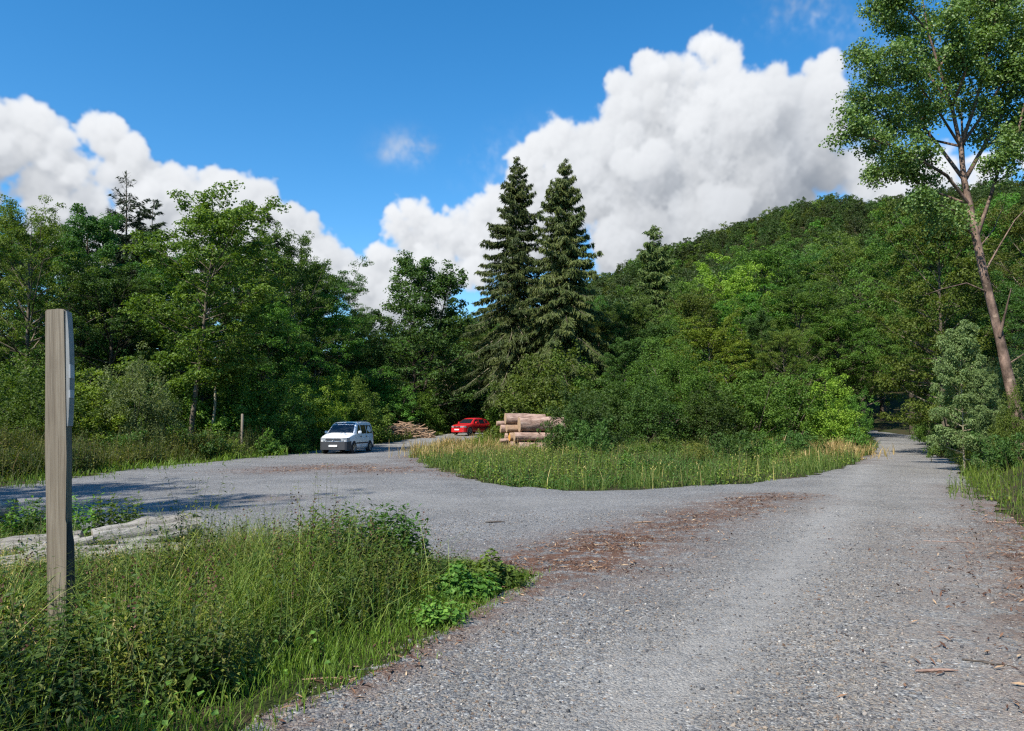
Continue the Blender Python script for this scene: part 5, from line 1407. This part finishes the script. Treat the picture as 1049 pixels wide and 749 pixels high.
# the log stack on the island
def stack():
    ax = np.array([.975, .22, 0]); ax /= np.linalg.norm(ax); sd_ = np.array([-ax[1], ax[0], 0])
    o = np.array(at(522, 460, 45.5)); o[2] = hz(o[0], o[1]) + .05
    rows = [  # (offset across, height of the axis, r, start along, length, label)
        (0.0, .30, .30, .55, 3.3, 'spruce', "pale log at the front bottom of the stack, half hidden in grass"), (.66, .31, .31, .2, 3.2, 'spruce', "log in the second row of the stack, on the ground"), (1.34, .30, .29, -.1, 3.1, 'peel', "log at the back bottom of the stack"),
        (.10, .88, .29, .30, 3.3, 'spruce', "reddish log in the middle of the stack's front"), (.74, .86, .27, .15, 3.0, 'peel', "pale cut log behind the front middle log of the stack"), (1.34, .84, .26, 0, 3.1, 'spruce', "back log in the middle layer of the stack"),
        (.86, 1.36, .25, .0, 3.0, 'peel', "pale log in the third layer of the stack, its end facing the van"), (1.40, 1.34, .25, -.25, 3.1, 'spruce', "back log in the third layer of the stack"),
        (.20, 1.60, .45, .62, 3.15, 'big', "thickest log, lying on top of the front of the stack"), (.98, 1.94, .34, -.05, 2.9, 'spruce', "log on top of the back of the stack, sticking out towards the van")]
    for i, (s_, h, r_, st, L, k, lab) in enumerate(rows):
        p = o + sd_ * s_ + ax * st + np.array([0, 0, h])
        log("stacked_log", lab, p, p + (ax + np.array([0, 0, .012 * (i % 3 - 1)])) * (L - .45), r_ * .96, r_ * .88, W_BARK2 if k == 'peel' else W_BARK, W_CUT_OR if i in (4,) else W_CUT, "logs in the stack on the island", 60 + i, bend=.012, knots=(2, 1, 0, 2, 1, 1, 0, 2, 3, 2)[i])
    for i, (s_, h, r_, st, L, dz, lab) in enumerate(((1.05, .62, .12, -.35, 2.2, .03, "thin log poking out low at the left end of the stack"), (1.55, 1.66, .14, -.45, 2.4, -.02, "thin log poking out high at the back of the stack"), (-.42, .17, .15, .9, 2.3, .0, "thin log lying in the grass before the stack"))):
        p = o + sd_ * s_ + ax * st + np.array([0, 0, h])
        log("stacked_log", lab, p, p + (ax + np.array([0, .05, dz])) * L, r_, r_ * .85, W_BARK, W_CUT, "logs in the stack on the island", 90 + i, bend=.02, knots=2)
    # odd logs beyond its right end
    p = np.array(at(575, 436, 52)); 
    log("felled_log", "pale log leaning in the bushes right of the log stack", p, p + np.array([1.4, .8, -.85]), .18, .15, W_BARK2, W_CUT, None, 80)
    p = np.array(at(777, 440, 44)); p[2] = hz(p[0], p[1]) + .42
    log("felled_log", "pinkish cut log end showing among the island's bushes", p, p + np.array([.9, 2.2, -.2]), .30, .28, W_BARK, cut_mat("pink_cut_wood", (.34, .21, .16), (.27, .16, .115), (.22, .14, .11)), None, 81)
stack()
# heap of cut brushwood beyond the van, and the pale twigs right of the stack
def brush(name, px, d, L, W, H, n, seed):
    rng = np.random.default_rng(seed); x, y = at(px, 436, d)[:2]; mb = MB()
    for i in range(n):
        u, v = rng.uniform(-1, 1), rng.normal(0, .4)
        c = np.array([x + u * L / 2, y + v * W / 2, 0]); c[2] = hz(c[0], c[1]) + H * (1 - .75 * abs(u) ** 1.6) * rng.random() * max(.15, 1 - v * v)
        a = rng.normal(0, .5); l = rng.uniform(.5, 1.5); dv = np.array([math.cos(a), math.sin(a) * .8, rng.normal(0, .22)]) * l / 2
        tube(mb, [c - dv, c + rng.normal(0, .03, 3), c + dv], [rng.uniform(.012, .045)] * 3, 4, mat=int(rng.random() < .25), cap=True)
    tag(mb.build(name, [W_BARK2, DEADWOOD]), None, None, kind="stuff")
brush("brushwood", 414, 66, 4.4, 2.6, 1.35, 520, 5)
brush("brushwood", 580, 51, 1.5, 1.2, 1.0, 90, 6)
# sticks on the gravel
def stick(px, py, ang, L, r_, mat, label, bend=.05, flat=1):
    x, y = G(px, py); z = float(gravel_z(x, y)) + r_ * 1.2
    mb = MB(); s = np.linspace(-.5, .5, 6)
    P = np.column_stack([s * L, bend * L * np.cos(s * 3), .2 * r_ * np.sin(s * 9)])
    tube(mb, P, r_ * np.array([.6, 1, 1.05, .9, .8, .35]), 6)
    o = mb.build("stick", mat); o.location = (x, y, z); o.rotation_euler = (0, 0, ang); tag(o, label, "stick", "sticks lying on the gravel")
stick(330, 697, .15, .24, .007, W_BARK2, "pale straight stick lying on the grass fringe at the bottom")
stick(960, 690, .05, .28, .011, W_BARK, "short thick tan piece of branch on the near gravel, bottom right")
stick(1003, 680, -.5, .20, .007, DEADWOOD, "dark twig on the gravel behind the tan piece of branch")
stick(1022, 683, -.45, .16, .006, DEADWOOD, "second dark twig, at the far right of the near gravel")
stick(975, 556, -.35, .7, .006, W_BARK, "long thin stick on the gravel near the right verge")
stick(507, 536, .3, .34, .014, DEADWOOD, "dark piece of bark lying alone in the middle of the yard")
stick(660, 537, .2, .35, .012, W_BARK2, "pale splinter lying at the far end of the bark debris")
stick(1042, 537, -.6, 1.0, .008, W_BARK, "long stick along the edge of the right verge")
# ------------------------------------------------------------------ the two vehicles
GLASS = plain_mat("dark_window_glass", (.012, .016, .022), .06, .6)
TYRE = plain_mat("tyre_rubber", (.018, .018, .019), .85, .2)
RIM = plain_mat("alloy_rim", (.34, .35, .36), .35, .5, Metallic=.7)
PLASTIC = plain_mat("dark_bumper_plastic", (.035, .037, .042), .6, .35)
LAMP = plain_mat("lamp_glass", (.26, .28, .30), .12, .6)
REDLAMP = plain_mat("red_lamp_glass", (.35, .02, .015), .2, .5)
PLATE = plain_mat("plate_white", (.72, .73, .72), .4)
CHROME = plain_mat("chrome", (.7, .7, .72), .2, .5, Metallic=.9)
def vehicle(name, label, cat, loc, rotz, L, top, plan, wt, belt, zb, paint, trim_mat, wins, wheels, wr, lamps, screen, doors, rails=False):
    t = thing(name, label, cat, loc, rotz)
    tx, tz = zip(*top); px_, pw_ = zip(*plan)
    ztop = lambda x: np.interp(x, tx, tz); wid = lambda x: np.interp(x, px_, pw_)
    def sect(x):
        zt = float(ztop(x)); w_ = float(wid(x)); zs = min(belt, zt - .05)
        q = np.clip((zt - belt) / (max(tz) - belt), 0, 1); we = w_ * .93 * (1 - q) + (wt + (w_ - max(pw_)) * .8) * q
        ze = zt - .055 * (.4 + q)
        pts = [(0, zb), (w_ * .86, zb), (w_ * .96, zb + .05), (w_, zb + .16), (w_ * 1.004, (zb + zs) * .5 + .05), (w_ * .985, zs - .02), (w_ * .97, zs)]
        for k in (.33, .66): pts.append((w_ * .97 + (we - w_ * .97) * k + .012 * q, zs + (ze - zs) * k))
        pts += [(we, ze), (we - .03, ze + (zt - ze) * .6), (we - .10, zt - .004), (we * .5, zt + .008 * q), (0, zt + .012 * q)]
        return pts
    def side_y(x, z):
        p = sect(x)[3:11]; return float(np.interp(z, [a[1] for a in p], [a[0] for a in p]))
    xs = np.unique(np.round(np.concatenate([np.linspace(0, .4, 7), np.linspace(.4, L - .4, 26), np.linspace(L - .4, L, 6), np.array(tx)]), 3)); xs = xs[(xs >= 0) & (xs <= L)]
    V = []
    for x in xs:
        s = sect(x); V += [(x, y, z) for y, z in s] + [(x, -y, z) for y, z in s[-2:0:-1]]
    m = 14 * 2 - 2; n = len(xs)
    i = np.arange(n - 1)[:, None] * m; j = np.arange(m)[None]
    mb = MB(); mb.add(V, np.stack([i + j, i + m + j, i + m + (j + 1) % m, i + (j + 1) % m], -1).reshape(-1, 4), 0, None, True)
    for e, sg in ((0, 1), (n - 1, -1)):
        c = np.array(V[e * m:(e + 1) * m]); cc = c.mean(0, keepdims=True); cc[0, 0] += -.03 if e == 0 else .02
        mb.add(np.vstack([c, cc]), [[k, (k + 1) % m, m][::sg] for k in range(m)], 0, None, True)
    mb.build("body", paint, t)
    def side_panel(pn, poly, mat, off=.010, both=(1, -1), parent=None):
        for s in both:
            v = [(x, s * (side_y(x, z) + off), z) for x, z in poly] + [(x, s * (side_y(x, z) - .02), z) for x, z in poly]
            k = len(poly); mb = MB()
            c = np.mean(v[:k], 0)
            mb.add(np.vstack([v[:k], c]), [[a, (a + 1) % k, k] for a in range(k)])
            mb.add(v, [[a, (a + 1) % k, k + (a + 1) % k, k + a] for a in range(k)])
            mb.build(pn, mat, parent or t)
    def wrap(pn, x0, z0, z1, mat, off=.014, ymin=0, sides=(1, -1), back=False, x1=0.0, parent=None):
        """strip wrapped round the nose (or tail) of the plan outline"""
        for s in sides:
            if not back: xx = np.linspace(x0, x1, 9)
            else: xx = np.linspace(L - x0, L - x1, 9)
            P = [(x, max(side_y(x, min(z0 + .1, z1)), 0) ) for x in xx]
            if ymin is not None: P.append((xx[-1], ymin))
            v = []
            for (x, y) in P:
                ox = (-off if not back else off) * (1.0 if x == xx[-1] else .5)
                v += [(x + ox * (1.6 if y < wid(x) - .02 else 1), s * (y + (off if y > ymin + .02 or x != xx[-1] else 0)), z0), (x + ox * (1.6 if y < wid(x) - .02 else 1), s * (y + (off if y > ymin + .02 or x != xx[-1] else 0)), z1)]
            k = len(P); v = np.array(v); inn = v * [1, .97, 1] + [(.06 if not back else -.06), 0, 0]
            mb = MB(); f = [[a * 2, a * 2 + 2, a * 2 + 3, a * 2 + 1] for a in range(k - 1)]
            mb.add(np.vstack([v, inn]), f + [[a * 2 + 1, a * 2 + 3, 2 * k + a * 2 + 3, 2 * k + a * 2 + 1] for a in range(k - 1)] + [[a * 2, a * 2 + 2, 2 * k + a * 2 + 2, 2 * k + a * 2] for a in range(k - 1)])
            mb.build(pn, mat, parent or t)
    # windscreen and rear window follow the top contour
    def screen_panel(pn, x0, x1, f0, f1):
        xx = np.linspace(x0, x1, 6); mb = MB(); v = []
        for k, x in enumerate(xx):
            zt = float(ztop(x)); s = sect(x); we = s[9][0]; h = (f0 + (f1 - f0) * k / 5) * we
            dx = .012 * (-1 if x0 < L / 2 else 1)
            v += [(x + dx, y, zt + .006 - .02 * abs(y / we) ** 3) for y in np.linspace(-h, h, 7)]
        f = [[a * 7 + b, a * 7 + b + 1, a * 7 + b + 8, a * 7 + b + 7] for a in range(5) for b in range(6)]
        mb.add(v, f, 0, None, True); mb.add(np.array(v) - [0, 0, .03], f, 0, None, True); mb.build(pn, GLASS, t)
    screen_panel("windscreen", *screen[0]); screen_panel("rear_window", *screen[1])
    for w_ in wins: side_panel("side_window", w_, GLASS)
    for d in doors:   # door seams: thin dark strips, and a handle
        side_panel("door_seam", [(d, zb + .12), (d + .014, zb + .12), (d + .014, belt - .02), (d, belt - .02)], PLASTIC, .006)
    for d in doors[1:]: side_panel("door_handle", [(d - .20, belt - .16), (d - .04, belt - .16), (d - .04, belt - .12), (d - .20, belt - .12)], paint if paint.name.startswith("white") is False else PLASTIC, .03)
    zl0, zl1, lx, ly = lamps
    wrap("front_bumper", .50, zb - .02, zl0 - .03, trim_mat, .02)
    wrap("headlight", lx, zl0, zl1, LAMP, .016, ymin=ly)
    wrap("tail_light", .14, belt - .25, belt + .05, REDLAMP, .012, ymin=max(pw_) - .22, back=True)
    wrap("rear_bumper", .35, zb, zb + .22, trim_mat, .018, back=True)
    side_panel("side_strip", [(.95 + wr, zb + .30), (wheels[1] - wr - .05, zb + .30), (wheels[1] - wr - .05, zb + .38), (.95 + wr, zb + .38)], PLASTIC, .012)
    def box(pn, c, s, mat, parent=None, bev=.008):
        bm = bmesh.new(); bmesh.ops.create_cube(bm, size=1)
        for v in bm.verts: v.co = Vector((v.co.x * s[0], v.co.y * s[1], v.co.z * s[2])) + Vector(c)
        bmesh.ops.bevel(bm, geom=bm.edges[:], offset=bev, segments=2, affect='EDGES')
        me = bpy.data.meshes.new(pn); bm.to_mesh(me); bm.free(); me.materials.append(mat)
        o = bpy.data.objects.new(pn, me); COL.objects.link(o); o.parent = parent or t; return o
    box("grille", (-.028, 0, (zl0 + zl1) / 2), (.06, ly * 1.92, (zl1 - zl0) * .75), PLASTIC)
    # round badge with a ring and a folded stroke
    mb = MB(); a = np.linspace(0, 6.2832, 19)[:-1]; zc = (zl0 + zl1) / 2
    tube(mb, np.column_stack([np.full(19, -.066), .06 * np.cos(np.linspace(0, 6.2832, 19)), zc + .06 * np.sin(np.linspace(0, 6.2832, 19))]), np.full(19, .008), 5, cap=False)
    for q in ([(-.04, .04), (0, -.045)], [(0, -.045), (.04, .04)]): tube(mb, [(-.066, q[0][0], zc + q[0][1]), (-.066, q[1][0], zc + q[1][1])], [.006, .006], 4)
    mb.build("emblem", CHROME, t)
    box("number_plate", (-.055, 0, zb + .20), (.02, .50, .11), PLATE, bev=.004)
    box("number_plate", (L + .03, 0, zb + .42), (.02, .50, .11), PLATE, bev=.004)
    mx = screen[0][0] + .42
    for s in (1, -1):
        mir = box("mirror", (mx, s * (wid(mx) + .13), belt + .10), (.10, .20, .17), paint, bev=.03)
        box("mirror_glass", (mx + .052, s * (wid(mx) + .13), belt + .10), (.006, .16, .13), GLASS, mir, .002)
    if rails:
        for s in (1, -1):
            mb = MB(); xx = np.linspace(2.0, L - .35, 8); tube(mb, np.column_stack([xx, np.full(8, s * (wt - .08)), ztop(xx) + np.array([.0, .045, .05, .05, .05, .05, .045, 0])]), np.full(8, .016), 6); mb.build("roof_rail", PLASTIC, t)
    for wx in wheels:
        for s in (1, -1):
            y0 = s * (max(pw_) - .09)
            mb = MB(); a = np.arange(24) * 6.2832 / 24
            tube(mb, [(wx, s * (wid(wx) - .10), wr), (wx, s * (wid(wx) + .012), wr)], [wr + .075, wr + .065], 24); mb.build("wheel_arch", PLASTIC, t)
            wn = bpy.data.objects.new("wheel", None); COL.objects.link(wn); wn.parent = t; wn.location = (wx, s * (wid(wx) - .075), wr)
            mb = MB(); prof = [(-.10, wr * .70), (-.10, wr * .92), (-.07, wr), (.07, wr), (.10, wr * .93), (.105, wr * .70)]
            v = [(r_ * math.cos(q), s * o_, r_ * math.sin(q)) for o_, r_ in prof for q in a]
            mb.add(v, [[k * 24 + b, k * 24 + (b + 1) % 24, k * 24 + 24 + (b + 1) % 24, k * 24 + 24 + b] for k in range(5) for b in range(24)], 0, None, True); mb.build("tyre", TYRE, wn)
            mb = MB(); R_ = wr * .71
            for k in range(5):
                q = k * 1.2566; c_ = np.array([math.cos(q), 0, math.sin(q)]); p_ = np.array([-math.sin(q), 0, math.cos(q)])
                mb.add([c_ * .03 + p_ * .05 + [0, s * .10, 0], c_ * .03 - p_ * .05 + [0, s * .10, 0], c_ * R_ - p_ * .04 + [0, s * .088, 0], c_ * R_ + p_ * .04 + [0, s * .088, 0]], [[0, 1, 2, 3]])
            v = [(r_ * math.cos(q), s * o_, r_ * math.sin(q)) for o_, r_ in ((.098, R_), (.09, R_ * .88), (.02, R_ * .82), (.01, .03)) for q in a]
            mb.add(v, [[k * 24 + b, k * 24 + (b + 1) % 24, k * 24 + 24 + (b + 1) % 24, k * 24 + 24 + b] for k in range(3) for b in range(24)], 0, None, True)
            tube(mb, [(0, s * .02, 0), (0, s * .105, 0)], [.05, .045], 10); mb.build("rim", RIM, wn)
    return t
WHITE = plain_mat("white_car_paint", (.74, .76, .78), .28, .5, Coat_Weight=.5)
RED = plain_mat("red_car_paint", (.50, .018, .022), .28, .5, Coat_Weight=.5)
vx, vy = -10.1, 43.9
vehicle("parked_van", "white passenger van with a dark front bumper parked at the yard's far edge", "van", (vx, vy, hz(vx, vy) + .03), R(90 - 9), 4.42,
        [(0, .80), (.10, .90), (.35, .99), (.7, 1.07), (1.02, 1.14), (1.3, 1.38), (1.62, 1.65), (1.85, 1.76), (2.6, 1.83), (3.6, 1.83), (4.1, 1.79), (4.27, 1.70), (4.37, 1.45), (4.42, 1.1)],
        [(0, .66), (.06, .76), (.2, .83), (.45, .875), (.9, .895), (3.7, .895), (4.2, .875), (4.42, .82)], .715, 1.10, .24, WHITE, PLASTIC,
        [[(1.42, 1.14), (2.08, 1.12), (2.08, 1.60), (1.86, 1.62)], [(2.2, 1.12), (3.02, 1.12), (3.02, 1.62), (2.2, 1.62)], [(3.12, 1.12), (4.08, 1.13), (3.98, 1.60), (3.12, 1.62)]], (.90, 3.58), .325,
        (.72, .90, .34, .46), ((1.06, 1.80, .93, .86), (4.385, 4.29, .8, .8)), (1.16, 2.14, 3.06), rails=True)
cx_, cy_ = at(483, 440, 70)[:2]
vehicle("parked_car", "small red car parked on the track beyond the log stack", "car", (cx_ - 1.2, cy_ - 1.4, hz(cx_, cy_) + .10), R(90 - 35), 4.0,
        [(0, .66), (.10, .76), (.3, .83), (.95, .94), (1.05, .98), (1.4, 1.22), (1.68, 1.39), (1.95, 1.455), (2.6, 1.47), (3.25, 1.43), (3.6, 1.30), (3.88, 1.0), (4.0, .86)],
        [(0, .60), (.07, .70), (.25, .78), (.55, .83), (1, .845), (3.2, .845), (3.8, .81), (4.0, .74)], .60, .94, .22, RED, RED,
        [[(1.30, .97), (2.12, .96), (2.12, 1.34), (1.72, 1.32)], [(2.2, .96), (3.0, .97), (2.95, 1.33), (2.2, 1.34)], [(3.07, .98), (3.5, 1.02), (3.28, 1.24), (3.05, 1.30)]], (.78, 3.28), .30,
        (.60, .74, .36, .38), ((1.06, 1.76, .92, .84), (3.86, 3.5, .85, .85)), (1.12, 2.16, 3.03))
